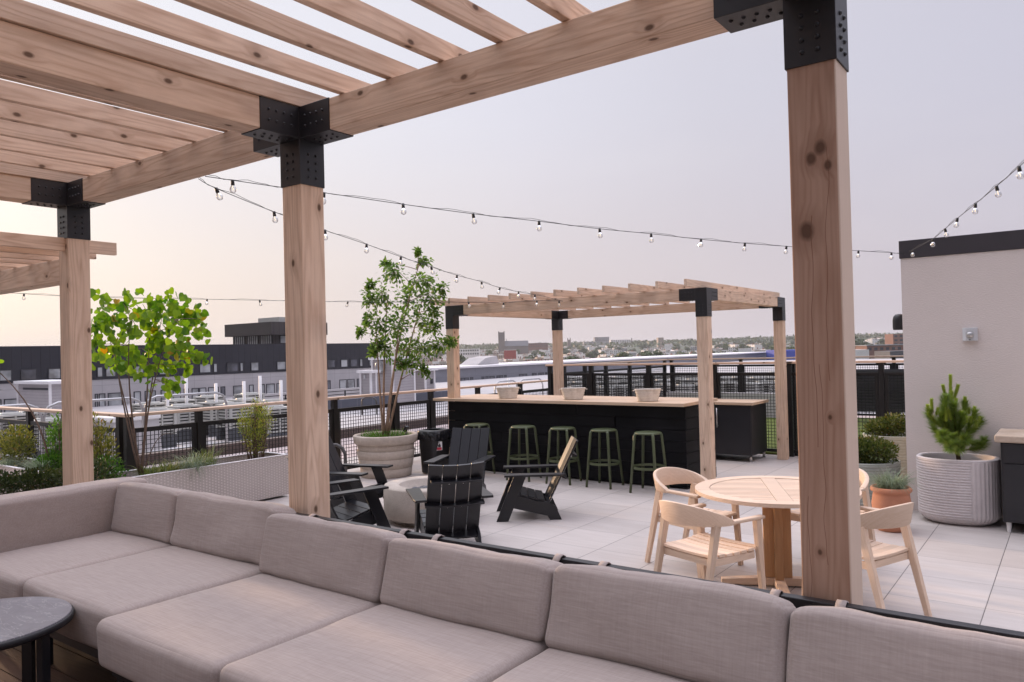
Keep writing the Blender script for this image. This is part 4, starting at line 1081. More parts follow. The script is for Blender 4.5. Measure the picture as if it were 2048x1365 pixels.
# ================================================================== PLANTERS AND PLANTS
def leaf(mb, p, d, nrm, ln, wd, mat, shape='oval', curl=0.15):
    d = d.normalized(); s = d.cross(nrm)
    if s.length < 1e-4: s = d.cross(Vector((0.3, 0.5, 0.8)))
    s.normalize(); n2 = s.cross(d)
    if shape == 'heart': prof = [(0.0, 0.0), (-0.09, 0.30), (0.10, 0.53), (0.40, 0.54), (0.72, 0.34), (1.0, 0.0)]
    elif shape == 'thin': prof = [(0.0, 0.0), (0.35, 0.5), (1.0, 0.0)]
    else: prof = [(0.0, 0.0), (0.30, 0.46), (0.65, 0.40), (1.0, 0.0)]
    vs = []
    L_ = [(a, w) for a, w in prof[1:-1]]
    vs.append(p+d*(prof[0][0]*ln))
    for a, w in L_: vs.append(p+d*(a*ln)+s*(w*wd)+n2*(curl*w*wd-curl*a*a*ln*0.5))
    vs.append(p+d*ln-n2*(curl*ln*0.5))
    for a, w in reversed(L_): vs.append(p+d*(a*ln)-s*(w*wd)+n2*(curl*w*wd-curl*a*a*ln*0.5))
    mid = p+d*(ln*0.45)-n2*(curl*0.1*ln)
    k = len(vs); vs.append(mid)
    mb.add(vs, [(k, i, (i+1) % k) for i in range(k)], mat, False)
def rv(s=1.0): return Vector((random.gauss(0, s), random.gauss(0, s), random.gauss(0, s)))
def bez(a, b, c_, n=8): return [a*(1-t)**2+b*2*t*(1-t)+c_*t*t for t in [i/n for i in range(n+1)]]
def grass(name, label, base, nb, h, spread, mat, seed, width=0.004, droop=0.6, rad=0.05, cat='grass', upward=0.5):
    random.seed(seed); mb = MB(); base = Vector(base)
    for i in range(nb):
        a = random.uniform(0, 2*PI); r = rad*math.sqrt(random.random()); p = base+Vector((r*math.cos(a), r*math.sin(a), 0))
        out = Vector((math.cos(a+random.gauss(0, .5)), math.sin(a+random.gauss(0, .5)), 0))
        hh = h*random.uniform(0.55, 1.1); sp = spread*random.uniform(0.2, 1.1)
        mid = p+Vector((0, 0, hh*upward*1.5))+out*sp*0.35; end = p+out*sp+Vector((0, 0, hh*(1-droop*random.uniform(0.3, 1.3))))
        pts = bez(p, mid, end, 5); s = Vector((-out.y, out.x, 0)); w = width*random.uniform(0.7, 1.2)
        vs = []
        for j, q in enumerate(pts):
            ww = w*(1-0.85*(j/5)**1.5); vs += [q+s*ww, q-s*ww]
        mb.add(vs, [(2*j, 2*j+1, 2*j+3, 2*j+2) for j in range(5)], mat)
    return tag(mb.build(name), label, cat)
def shrub(name, label, base, lobes, nleaf, ln, wd, mat, seed, cat='shrub', stems=7, stemmat='bark', shell=0.45, uptilt=0.4, shape='oval'):
    """lobes: (offset vector, radii) clumps; leaves gather towards each clump's outside on short twigs"""
    random.seed(seed); base = Vector(base); t = thing(name, label, cat, base)
    tot = sum(l[1][0]*l[1][1]*l[1][2] for l in lobes)**1.0
    mb = MB(); tw = MB()
    for off, rr in lobes:
        off = Vector(off); n = int(nleaf*rr[0]*rr[1]*rr[2]/tot)
        c = base+off
        for s in range(max(2, int(stems))):
            e = c+Vector((random.uniform(-.6, .6)*rr[0], random.uniform(-.6, .6)*rr[1], random.uniform(-.2, .7)*rr[2]))
            b0 = base+Vector((random.uniform(-.03, .03), random.uniform(-.03, .03), 0))+Vector((off.x, off.y, 0))*0.5
            tw.tube(bez(b0, (b0+e)/2+Vector((off.x*.2, off.y*.2, rr[2]*0.3)), e, 5), [0.006, 0.005, 0.004, 0.0035, 0.003, 0.002], stemmat, 5)
        for i in range(n):
            d = rv().normalized(); rad = (shell+(1-shell)*random.random()**0.6)*random.uniform(0.85, 1.08)
            bumpy = 1+0.22*noise.noise(d*2.6+off*9+Vector((seed, 0, 0)))
            p = c+Vector((d.x*rr[0], d.y*rr[1], d.z*rr[2]))*rad*bumpy
            if p.z < base.z+0.01: continue
            ld = (d+Vector((0, 0, uptilt))+rv(0.55)).normalized()
            leaf(mb, p, ld, rv().normalized(), ln*random.uniform(0.6, 1.25), wd*random.uniform(0.7, 1.2), mat, shape)
    mb.build('foliage', t); tw.build('stems', t); return t

# round cast stone planter with the multi-stem tree
PC = Vector((-8.50, 8.23, 0))
t = thing('stone_planter', 'big round cream stepped stone planter holding the tall tree', 'planter', PC)
pr = []
rs = [(0.385, 0.0), (0.41, 0.14), (0.435, 0.285), (0.46, 0.43), (0.49, 0.62)]
z0 = 0.0
bands = [(0.0, 0.135, 0.378, 0.392), (0.135, 0.28, 0.398, 0.418), (0.28, 0.40, 0.424, 0.440), (0.40, 0.50, 0.420, 0.432), (0.50, 0.625, 0.474, 0.492)]
for (a, b, r0, r1) in bands: pr += [(r0-0.012, a), (r0, a+0.012), (r1, b-0.012), (r1-0.008, b-0.001)]
mb = MB(); mb.lathe([(0.0, 0.0)]+pr+[(0.478, 0.627), (0.435, 0.627), (0.420, 0.615), (0.410, 0.54), (0.40, 0.52)], 'caststone', 72, PC); mb.build('pot', t)
mb = MB(); mb.lathe([(0.405, 0.565), (0.2, 0.575), (0.0, 0.58)], 'soil', 32, PC); mb.build('soil', t)
random.seed(5)
tr = thing('myrtle_tree', 'slender multi stemmed tree with small green leaves in the round planter', 'tree', PC+Vector((0, 0, 0.575)))
mb = MB(); lf = MB(); B0 = PC+Vector((0, 0, 0.57))
def P3(px, py, dd=0.0):
    """point near the tree's own vertical plane"""
    d = 11.62+dd; p = at_d(px, py, d); return p
tips = []
stems = [((763, 862), (758, 770), (752, 650), 0.0), ((766, 862), (764, 750), (775, 600), 0.1), ((772, 862), (788, 740), (800, 640), -0.1), ((776, 864), (806, 730), (845, 600), 0.15), ((770, 863), (785, 700), (835, 540), 0.0)]
for (a, b, c_, dd) in stems:
    A, Bm, Cc = P3(*a), P3(*b, dd), P3(*c_, dd*2.5)
    A = B0+Vector(((A-B0).dot(HR)*HR.x*0.6, (A-B0).dot(HR)*HR.y*0.6, 0))
    pts = bez(A, Bm, Cc, 10); mb.tube(pts, [0.020-0.0013*i for i in range(11)], 'bark_pale', 7); tips.append(pts)
random.seed(21)
clumps = [((790, 540), 26, 0.25), ((838, 560), 30, 0.3), ((845, 520), 12, 0.1), ((765, 590), 30, 0.35), ((738, 600), 18, 0.2), ((815, 600), 34, 0.4), ((860, 590), 22, 0.25), ((885, 578), 12, 0.12),
          ((760, 645), 30, 0.35), ((800, 650), 34, 0.4), ((845, 640), 28, 0.35), ((770, 690), 26, 0.3), ((810, 690), 28, 0.35), ((845, 695), 28, 0.3), ((880, 690), 22, 0.22), ((905, 685), 13, 0.12), ((825, 725), 20, 0.2),
          ((845, 740), 14, 0.12), ((800, 725), 14, 0.14), ((755, 690), 14, 0.15), ((720, 665), 8, 0.06), ((745, 705), 9, 0.08), ((838, 505), 7, 0.05), ((772, 528), 8, 0.06), ((865, 655), 16, 0.16), ((740, 570), 10, 0.1), ((868, 625), 14, .15), ((735, 640), 12, .12)]
clc = []
for (px, py), rpx, dr in clumps:
    c = P3(px, py, random.uniform(-0.35, 0.35)*min(1, dr*3)); R = rpx*1.12*11.6/1530.7
    clc.append((c, R))
    # twig to nearest stem point
    best = min((q for pts in tips for q in pts[3:]), key=lambda q: (q-c).length+max(0, q.z-c.z)*1.5)
    mb.tube(bez(best, (best+c)/2+Vector((0, 0, 0.04)), c, 5), [0.007, 0.006, 0.005, 0.004, 0.003, 0.002], 'bark_pale', 5)
    for k_ in range(7):
        e = c+rv().normalized()*R*random.uniform(0.6, 1.15); mb.tube([c, (c+e)/2+rv(0.01), e], [0.003, 0.0025, 0.0015], 'bark_pale', 4)
        for q in range(int(6+R*100)):
            f = random.random(); p = c+(e-c)*f+rv(R*0.22)
            dd = ((p-c).normalized()*0.8+Vector((0, 0, -0.25))+rv(0.5)).normalized()
            leaf(lf, p, dd, (Vector((0, 0, 1))+rv(0.6)).normalized(), random.uniform(0.045, 0.085), random.uniform(0.028, 0.042), 'leaf_myrtle')
mb.build('trunk', tr); lf.build('crown', tr)
random.seed(8)
mb = MB()
for i in range(520):
    r = 0.36*math.sqrt(random.random()); a = random.uniform(0, 2*PI); p = PC+Vector((r*math.cos(a), r*math.sin(a), 0.575)); hh = random.uniform(0.04, 0.13)
    o = Vector((random.gauss(0, .04), random.gauss(0, .04), hh)); s = rv().normalized()*0.004; s.z = 0
    mb.add([p+s, p-s, p+o*0.6-s*0.7, p+o*0.6+s*0.7, p+o*1.0+Vector((o.x, o.y, 0))*0.4], [(0, 1, 2, 3), (3, 2, 4)], 'leaf_bright')
    if i % 3 == 0: leaf(mb, p+o*0.8, rv().normalized(), Vector((0, 0, 1)), 0.03, 0.02, 'leaf_bright')
tag(mb.build('ground_cover'), 'low green plants covering the soil in the round planter', 'plants', None, 'stuff')
t = thing('solar_spike', 'small dark spike light standing at the round planter rim', 'light', PC+HR*0.30+Vector((0, 0, 0.57)))
mb = MB(); c = PC+HR*0.31; mb.tube([c+Vector((0, 0, 0.55)), c+Vector((0, 0, 0.66))], 0.012, 'steel'); mb.build('stake', t)
mb = MB(); mx = Matrix.Translation(c+Vector((0.0, 0, 0.69))) @ Matrix.Rotation(0.5, 4, 'Y'); mb.box((-0.025, -0.03, -0.04), (0.015, 0.03, 0.05), 'steel', mx); mb.build('head', t, 0.004)
# pipe hoops beside it
t = thing('pipe_hoop', 'dark bent pipe hoop standing beside the round planter', 'hoop', (-9.0, 8.5, 0))
c1 = at_d(678, 905, 11.2); dxy = HR
mb = MB(); p0 = Vector((c1.x, c1.y, 0)); q = p0+dxy*0.165-dxy*0.33
top = 0.53
pts = [p0-dxy*0.36+Vector((0, 0, 0)), p0-dxy*0.36+Vector((0, 0, top-0.12)), p0-dxy*0.33+Vector((0, 0, top-0.05)), p0-dxy*0.25+Vector((0, 0, top)), p0-dxy*0.03+Vector((0, 0, top)), p0+dxy*0.05+Vector((0, 0, top-0.05)), p0+dxy*0.09+Vector((0, 0, top-0.14)), p0+dxy*0.09]
mb.tube(pts, 0.026, 'pipe_dark', 10); mb.build('pipe', t)
t2 = dup(t, t.location+Vector((dxy.x*0.50, dxy.y*0.50, 0)), 0, 'second dark bent pipe hoop, almost hidden behind the round planter')

# waste bin
BC = at_d(869, 880, 11.75); BC.z = 0
t = thing('waste_bin', 'black waste bin with liner and sticker at the left end of the bar', 'bin', BC)
mb = MB(); prof = [(0.0, 0.01), (0.155, 0.01), (0.165, 0.03), (0.192, 0.58), (0.198, 0.60), (0.198, 0.63), (0.185, 0.63), (0.16, 0.05), (0.0, 0.05)]
def sq(r, z, a): return r*(1.0/(abs(math.cos(a))**5+abs(math.sin(a))**5)**0.2)
mb.lathe(prof, 'bin', 64, BC, rad=sq); mb.build('body', t)
mb = MB(); mb.lathe([(0.205, 0.60), (0.209, 0.64), (0.195, 0.662), (0.155, 0.672), (0.15, 0.66)], 'bin', 64, BC, rad=sq); mb.build('lid_rim', t)
mb = MB()
def bagr(r, z, a): return sq(r, z, a)*(1+0.035*math.sin(a*9+z*40)+0.02*math.sin(a*23))
mb.lathe([(0.16, 0.655), (0.202, 0.645), (0.214, 0.60), (0.217, 0.56), (0.212, 0.52+0.0)], 'bag', 96, BC, rad=bagr)
kp = BC-HR*0.23+Vector((0, 0, 0.61)); 
for i in range(5): mb.ball(kp+rv(0.014), 0.022, 'bag', 8, 5, (1, 1, 1.3))
mb.build('liner', t)
fdir = (-HF*0.75+HR*0.35).normalized()
sx = Vector((-fdir.y, fdir.x, 0)); ang = math.atan2(fdir.y, fdir.x)
stc = BC+fdir*(sq(0.186, 0, ang)+0.006)+Vector((0, 0, 0.435))
mx = Matrix((sx, Vector((0, 0, 1)), -fdir)).transposed().to_4x4(); mx.translation = stc
mb = MB(); mb.box((-0.045, -0.065, -0.001), (0.045, 0.065, 0.0012), 'sticker_white', mx)
mb.box((-0.036, -0.060, -0.0022), (0.036, -0.022, -0.0012), 'sticker_red', mx)
mb.box((-0.020, -0.020, -0.0022), (0.022, 0.018, -0.0012), 'sticker_black', mx); mb.box((-0.008, 0.0185, -0.0022), (0.014, 0.034, -0.0012), 'sticker_black', mx); mb.box((-0.036, 0.044, -0.0022), (0.01, 0.052, -0.0012), 'sticker_black', mx); mb.box((-0.036, 0.012, -0.0022), (-0.026, 0.022, -0.0012), 'sticker_black', mx)
mb.build('sticker', t)

# long perforated planters along the fence
PH = 0.55
t = thing('trough_planter', 'long pale perforated trough planter running away along the left fence', 'planter', (-8.7, 5.1, 0))
X0, X1, Y0, Y1 = -8.96, -8.40, 3.98, 6.36
def trough(X0, X1, Y0, Y1, t):
    mb = MB(); e = 0.02
    mb.box((X0, Y0, 0.03), (X1, Y0+e, PH), 'perf'); mb.box((X0, Y1-e, 0.03), (X1, Y1, PH), 'perf')
    mb.box((X0, Y0+e+0.0005, 0.03), (X0+e, Y1-e-0.0005, PH), 'perf'); mb.box((X1-e, Y0+e+0.0005, 0.03), (X1, Y1-e-0.0005, PH), 'perf'); mb.build('shell', t)
    mb = MB(); mb.box((X0-0.006, Y0-0.006, PH+0.0005), (X1+0.006, Y0+0.03, PH+0.008), 'white_paint'); mb.box((X0-0.006, Y1-0.03, PH+0.0005), (X1+0.006, Y1+0.006, PH+0.008), 'white_paint')
    mb.box((X0-0.006, Y0+0.0305, PH+0.0005), (X0+0.03, Y1-0.0305, PH+0.008), 'white_paint'); mb.box((X1-0.03, Y0+0.0305, PH+0.0005), (X1+0.006, Y1-0.0305, PH+0.008), 'white_paint'); mb.build('rim', t)
    mb = MB(); mb.box((X0+e+0.001, Y0+e+0.001, 0.04), (X1-e-0.001, Y1-e-0.001, PH-0.07), 'soil'); mb.build('soil', t)
trough(X0, X1, Y0, Y1, t)
t = thing('trough_planter', 'pale perforated trough planter at the far left edge', 'planter', (-11, 4.2, 0))
trough(-14.2, -9.02, 3.95, 4.45, t)
SO = PH-0.07
t = thing('trough_planter', 'low planter with the dark shrub behind the sofa arm', 'planter', (-5.6, 2.9, 0))
trough(-6.9, -4.95, 2.72, 3.20, t)
random.seed(2)
lob = []
for i in range(13):
    px = -30+19*i; p = at_d(px, 972-0.12*px+random.uniform(-8, 8), 5.75+random.uniform(-.15, .2))
    lob.append(p)
bb = Vector((-5.9, 2.95, 0.50))
shrub('boxwood_shrub', 'low dark green shrub spreading behind the left sofa arm', bb, [(p-bb, (0.13, 0.12, 0.10)) for p in lob], 5200, 0.026, 0.016, 'leaf_box', 4, 'shrub', 2, 'bark', 0.3, 0.8)
def pl(px, py, Xx=-8.68): p = at_x(px, py, Xx); p.z = SO; return p
# redbud
RB = Vector((-8.66, 4.42, SO)); RB = pl(282, 945, -8.66); RD = (RB-CAM).dot(fwd)
tr = thing('redbud_tree', 'young tree with large yellow green heart shaped leaves at left', 'tree', RB)
random.seed(31)
mb = MB(); lf = MB(); tips = []
def Q3(px, py, dd=0.0): return at_d(px, py, RD+dd)
for (b, c_, dd, r0) in [((238, 800), (222, 640), 0.2, 0.013), ((246, 760), (262, 640), -0.2, 0.014), ((250, 800), (205, 620), 0.3, 0.012), ((296, 790), (300, 640), 0.1, 0.015), ((290, 780), (350, 640), -0.1, 0.012), ((312, 850), (345, 870), 0.0, 0.007), ((300, 760), (330, 600), 0.2, 0.011)]:
    pts = bez(RB+rv(0.012)*Vector((1, 1, 0)).length*0.5, Q3(*b, dd*.5), Q3(*c_, dd*2), 10)
    pts[0].z = SO-0.02
    mb.tube(pts, [r0*(1-0.08*i) for i in range(11)], 'bark', 7); tips.append(pts)
lp = [((205, 590), 8, 4), ((205, 610), 14, 8), ((198, 650), 20, 18), ((200, 690), 20, 16), ((225, 640), 14, 8), ((250, 590), 8, 3), ((245, 605), 8, 4), ((285, 608), 18, 12), ((310, 625), 24, 18), ((335, 610), 22, 16), ((365, 620), 20, 14), ((390, 628), 16, 9), ((405, 640), 9, 3), ((270, 650), 22, 14),
      ((300, 660), 26, 18), ((335, 660), 26, 20), ((365, 660), 22, 15), ((390, 668), 14, 6), ((405, 662), 8, 3), ((240, 690), 20, 12), ((270, 700), 22, 12), ((355, 692), 16, 9), ((375, 708), 10, 5), ((400, 712), 12, 7), ((255, 728), 18, 11), ((285, 735), 20, 14), ((320, 735), 16, 9), ((345, 738), 18, 9), ((368, 735), 10, 4), ((230, 725), 14, 7), ((330, 765), 6, 2), ((345, 770), 12, 6), ((338, 775), 8, 3), ((312, 775), 5, 1), ((215, 700), 12, 5), ((328, 690), 12, 5), ((300, 700), 14, 5)]
for (px, py), rpx, n in lp:
    c = Q3(px, py, random.uniform(-.35, .35)); R = rpx*RD/1530.7
    best = min((q for pts in tips for q in pts[4:]), key=lambda q: (q-c).length)
    mb.tube(bez(best, (best+c)/2+Vector((0, 0, 0.03)), c, 4), [0.005, 0.004, 0.0035, 0.003, 0.002], 'bark', 5)
    for i in range(int(n*1.9)):
        p = c+rv(R*0.72); d = (Vector((0, 0, -0.7))+rv(0.55)).normalized()
        s = random.uniform(0.050, 0.105)
        leaf(lf, p, d, (-HF+rv(0.55)).normalized(), s, s*0.98, 'leaf_redbud', 'heart', 0.12)
mb.build('trunk', tr); lf.build('crown', tr)
random.seed(44); t = thing('redbud_tree', 'leafy branch tip of another young tree at the left frame edge', 'tree', (-9.9, 4.2, SO))
c = at_d(-8, 725, 9.3); mb = MB(); mb.tube(bez(Vector((-10.2, 4.2, SO)), Vector((-10.2, 4.15, 1.3)), c-HR*0.1, 8), [0.014-.0012*i for i in range(9)], 'bark', 6); mb.build('trunk', t)
mb = MB()
for i in range(14): leaf(mb, c+HR*random.uniform(-.25, .10)+Vector((0, 0, random.uniform(-.09, .08))), (Vector((0, 0, -0.6))+rv(.5)).normalized(), (-HF+rv(.5)).normalized(), 0.09, 0.09, 'leaf_redbud', 'heart')
mb.build('crown', t)
# shrubs in the troughs
def vshrub(px, pytop, pybot, wpx, X, **kw):
    b = pl(px, 930, X); d = (b-CAM).dot(fwd); k = d/1530.7
    top = at_d(px, pytop, d).z; bot = SO
    hz = (top-bot); w = wpx*k/2
    return b, hz, w
def put(px, X, **kw): 
    p = at_x(px, 930, X); p.z = SO; return p
def put_y(px, Y): 
    p = at_y(px, 930, Y); p.z = SO; return p
def topz(px, py, p): return at_d(px, py, (p-CAM).dot(fwd)).z
b = put_y(35, 4.2); h = topz(35, 848, b)-SO
shrub('olive_shrub', 'bushy yellow olive shrub at the far left edge', b, [((0, 0, h*0.55), (0.26, 0.2, h*0.45)), ((-0.3, 0, h*0.45), (0.22, 0.2, h*0.4)), ((0.16, 0, h*0.45), (0.2, 0.16, h*0.38))], 1900, 0.040, 0.020, 'leaf_olive', 51, 'shrub', 5, 'bark', 0.2, 0.9)
b = put_y(105, 4.22); h = topz(105, 905, b)-SO
shrub('bright_shrub', 'low bright green shrub left of the slim left post', b, [((0, 0, h*0.5), (0.24, 0.17, h*0.5))], 1300, 0.034, 0.018, 'leaf_bright', 52, 'shrub', 4, 'bark', 0.25, 0.7)
b = put_y(112, 4.28); h = topz(112, 822, b)-SO
shrub('tall_shrub', 'tall loose green shrub half hidden behind the left post', b, [((0, 0, h*0.45), (0.14, 0.12, h*0.42)), ((0.08, 0, h*0.75), (0.08, 0.07, h*0.25))], 520, 0.048, 0.019, 'leaf_bright', 53, 'shrub', 5, 'bark', 0.1, 1.0)
b = put(205, -8.72); h = topz(205, 822, b)-SO
shrub('tall_shrub', 'loose leafy shrub with yellow tips right of the left post', b, [((0, 0, h*0.42), (0.15, 0.15, h*0.42)), ((-0.05, -0.05, h*0.72), (0.09, 0.09, h*0.27))], 760, 0.050, 0.020, 'leaf_olive', 54, 'shrub', 6, 'bark', 0.1, 1.0)
b = put(212, -8.58); h = topz(212, 908, b)-SO
shrub('bright_shrub', 'low bright green shrub between the left post and the yellow green tree', b, [((0, 0, h*0.45), (0.17, 0.20, h*0.5)), ((0.06, -0.12, h*0.2), (0.13, 0.12, h*0.4))], 1500, 0.034, 0.017, 'leaf_bright', 55, 'shrub', 5, 'bark', 0.25, 0.7)
b = put(512, -8.62); h = topz(512, 800, b)-SO
shrub('willow_shrub', 'feathery yellow green shrub at the far end of the trough planter', b, [((0, 0, h*0.42), (0.15, 0.15, h*0.34)), ((-0.08, -0.08, h*0.62), (0.13, 0.12, h*0.27)), ((0.09, 0.09, h*0.68), (0.12, 0.12, h*0.28)), ((0.02, 0, h*0.85), (0.09, 0.09, h*0.18))], 2100, 0.040, 0.011, 'leaf_willow', 56, 'shrub', 9, 'bark', 0.1, 1.1, 'thin')
for i, (px, X, nb, hh, sp, mt, lab, dr) in enumerate(((300, -8.62, 190, 0.17, 0.22, 'grass', 'low green grass tuft beside the thin tree trunks', 0.5), (330, -8.6, 200, 0.18, 0.24, 'grass', 'low green grass tuft in the middle of the trough planter', 0.6), (385, -8.50, 260, 0.36, 0.34, 'fescue', 'blue green grass tuft drooping over the trough planter edge', 0.95), (412, -8.64, 170, 0.30, 0.24, 'grass', 'yellow green grass tuft behind the blue one', 0.5), (357, -8.62, 170, 0.2, 0.22, 'grass', 'short green grass tuft left of the drooping blue grass', 0.5))):
    grass('grass_tuft', lab, put(px, X), nb, hh+0.05, sp, mt, 60+i, 0.004, dr, 0.09)
b = put_y(82, 4.12); grass('grass_tuft', 'blue green grass tuft beside the olive shrub at far left', b, 300, 0.32, 0.30, 'fescue', 71, 0.004, 0.6, 0.12)
b = put_y(20, 4.08); grass('grass_tuft', 'blue green grass tuft at the far left frame edge', b, 260, 0.26, 0.26, 'fescue', 72, 0.004, 0.6, 0.12)

t = thing('trough_planter', 'added pale trough planter for the tall hedge just outside the left frame edge', 'planter', (-7.9, 0.3, 0))  # planter and hedge are added out of view to block the low sun
trough(-8.2, -7.55, -2.4, 2.55, t)
shrub('unseen_hedge', 'tall leafy hedge added past the left frame edge to shade the sofa', (-7.88, 0.2, SO), [((0, -2.2+0.62*i, 0.85+0.12*math.sin(i*2.1)), (0.30, 0.42, 0.85)) for i in range(8)], 9000, 0.075, 0.045, 'leaf_box', 95, 'unseen_hedge', 3, 'bark', 0.0, 0.5)
# pots at right
RPc = Vector((-1.01, 8.955, 0)); RH = 0.645
t = thing('ribbed_planter', 'large oval pale ribbed planter holding the small pine', 'planter', RPc)
mb = MB(); n, m = 240, 150; vs = []; fs = []
vf = (math.radians(-66), math.radians(12))
for q in range(m+1):
    u = q/m; z = RH*u
    prof = 1.0-0.26*max(0, (0.16-u)/0.16)**2.2-0.015*(1-u)
    for j in range(n):
        a = 2*PI*j/n; aa = (a+PI) % (2*PI)-PI
        inside = vf[0] < aa < vf[1]
        if inside: rb = 0.011*abs(math.sin((aa-vf[0])/(vf[1]-vf[0])*PI*12))**0.6
        else: rb = 0.008*abs(math.sin(u*PI*24))**0.6
        if u < 0.04 or u > 0.975: rb = 0.006
        e = 2.3; ca, sa = math.cos(a), math.sin(a)
        k_ = 1/(abs(ca)**e+abs(sa)**e)**(1/e)
        vs.append((RPc.x+(0.362*k_*prof+rb)*ca, RPc.y+(0.300*k_*prof+rb)*sa, z+0.004))
for q in range(m):
    for j in range(n): fs.append((q*n+j, q*n+(j+1) % n, (q+1)*n+(j+1) % n, (q+1)*n+j))
mb.add(vs, fs, 'ribpot', True)
def ell(r, z, a):
    e = 2.3; ca, sa = math.cos(a), math.sin(a); return r/(abs(ca)**e+abs(sa)**e)**(1/e)
mb.lathe([(1.019, RH+0.004), (1.0, RH+0.012), (0.90, RH+0.012), (0.885, RH+0.0), (0.88, RH-0.10)], 'ribpot', 120, RPc, 0.362, 0.300, True, ell); mb.build('pot', t)
mb = MB(); mb.lathe([(0.882, RH-0.075), (0.0, RH-0.055)], 'soil', 48, RPc, 0.362, 0.300, True, ell); mb.build('soil', t)
# pine
random.seed(77); pb = RPc+Vector((0.02, 0.0, RH-0.06)); pd = (pb-CAM).dot(fwd)
t = thing('pine_tree', 'small pine with upright pale candles in the ribbed planter', 'pine', pb)
wood_ = MB(); nd = MB(); cd = MB()
def needles(a, b, dens, ln, r0, mb, mat, upb=0.5):
    d = (b-a); n = int(d.length*dens); dn = d.normalized()
    for i in range(n):
        f = random.random(); p = a+d*f
        o = rv(); o = (o-dn*o.dot(dn)).normalized()
        e = p+(o*0.8+dn*upb).normalized()*ln*random.uniform(0.7, 1.1)
        s = dn.cross(o).normalized()*0.0024
        mb.add([p+s, p-s, e], [(0, 1, 2)], mat)
def PP(px, py, dd=0.0): return at_d(px, py, pd+dd)
trunkp = [pb, PP(1905, 860), PP(1902, 810), PP(1901, 790)]
wood_.tube(trunkp, [0.022, 0.018, 0.013, 0.008], 'bark', 8)
needles(trunkp[1], trunkp[3], 2200, 0.085, 0, nd, 'needle')
br = [((1868, 848), (1858, 828), .0), ((1880, 860), (1892, 800), -.15), ((1935, 865), (1950, 830), -.1), ((1930, 850), (1930, 812), .1), ((1925, 880), (1960, 845), .12), ((1880, 885), (1885, 872), -.2), ((1940, 895), (1968, 885), .0), ((1895, 885), (1905, 878), -.24), ((1925, 890), (1930, 880), -.2), ((1870, 875), (1866, 850), .15), ((1910, 850), (1908, 815), -.2), ((1915, 895), (1920, 897), -.22), ((1888, 830), (1888, 805), .1), ((1950, 900), (1962, 894), -.05), ((1905, 900), (1900, 895), -.26), ((1895, 860), (1884, 838), -.1), ((1918, 865), (1922, 835), -.15)]
for (m_, e_, dd) in br:
    a = trunkp[0]+(trunkp[1]-trunkp[0])*random.uniform(0.2, 1.0); mid = PP(*m_, dd*.6); e = PP(*e_, dd)
    pts = bez(a, mid, e, 6); wood_.tube(pts, [0.010, 0.009, 0.008, 0.007, 0.006, 0.005, 0.004], 'bark', 6)
    for q in range(2, 6): needles(pts[q], pts[q+1], 3000, 0.105, 0, nd, 'needle', 0.75)
    needles(e, e+Vector((0, 0, 0.03)), 5000, 0.085, 0, nd, 'needle', 0.7)
cands = [((1901, 800), (1901, 752), 0), ((1893, 805), (1886, 772), .02), ((1908, 800), (1916, 772), .0), ((1903, 812), (1903, 785), -.03), ((1858, 832), (1855, 812), 0), ((1864, 828), (1863, 800), .02), ((1872, 832), (1876, 818), .0), ((1892, 845), (1894, 818), -.15), ((1908, 830), (1912, 800), -.15), ((1902, 842), (1898, 822), -.16), ((1929, 822), (1930, 796), .1), ((1938, 830), (1938, 818), .1), ((1946, 842), (1949, 816), -.1), ((1940, 848), (1942, 836), -.1), ((1957, 850), (1960, 836), .1), ((1952, 858), (1952, 843), .0), ((1967, 890), (1969, 881), .0), ((1920, 845), (1922, 825), -.12), ((1884, 845), (1880, 826), -.05), ((1932, 848), (1934, 836), -.1)]
for a_, b_, dd in cands:
    a, b = PP(*a_, dd), PP(*b_, dd); wood_.tube([a, b], [0.005, 0.004], 'bark', 5); needles(a, b, 9500, 0.036, 0, cd, 'candle', 0.8)
wood_.build('trunk', t); nd.build('needles', t); cd.build('new_shoots', t)
# ribbed metal pots
def ribbed(c, r, h, name, lab, mat='greenpot', nrib=14):
    t = thing(name, lab, 'planter', c); mb = MB(); pr = [(r*0.90, 0.0)]
    for i in range(120):
        u = i/119; pr.append((r*(0.92+0.08*u)+0.006*abs(math.sin(u*PI*nrib))**0.7, 0.004+(h-0.02)*u))
    pr += [(r+0.004, h-0.008), (r, h), (r-0.035, h), (r-0.04, h-0.08)]
    mb.lathe([(0, 0.001)]+pr, mat, 80, c); mb.build('pot', t)
    mb = MB(); mb.lathe([(r-0.042, h-0.06), (0, h-0.05)], 'soil', 32, c); mb.build('soil', t); return t
G1 = Vector((-1.98, 9.42, 0)); G2 = Vector((-1.93, 10.75, 0))
ribbed(G1, 0.36, 0.50, 'round_planter', 'grey green ribbed round planter behind the terracotta pot')
b = G1+Vector((0, 0, 0.45)); d = (b-CAM).dot(fwd); hz = at_d(1750, 872, d).z-b.z
shrub('mounded_shrub', 'dense rounded dark green shrub in the ribbed planter beside the wall', b, [((0, 0, hz*0.50), (0.34, 0.32, hz*0.50)), ((0.16, -0.1, hz*0.45), (0.20, 0.2, hz*0.42)), ((-0.1, -0.16, hz*0.45), (0.2, 0.2, hz*0.4))], 4200, 0.038, 0.018, 'leaf_mound', 81, 'shrub', 8, 'bark', 0.35, 0.6)
ribbed(G2, 0.34, 0.66, 'round_planter', 'farther grey green ribbed planter partly hidden by the wall corner', nrib=18)
b = G2+Vector((0, 0, 0.60)); d = (b-CAM).dot(fwd); hz = at_d(1795, 828, d).z-b.z
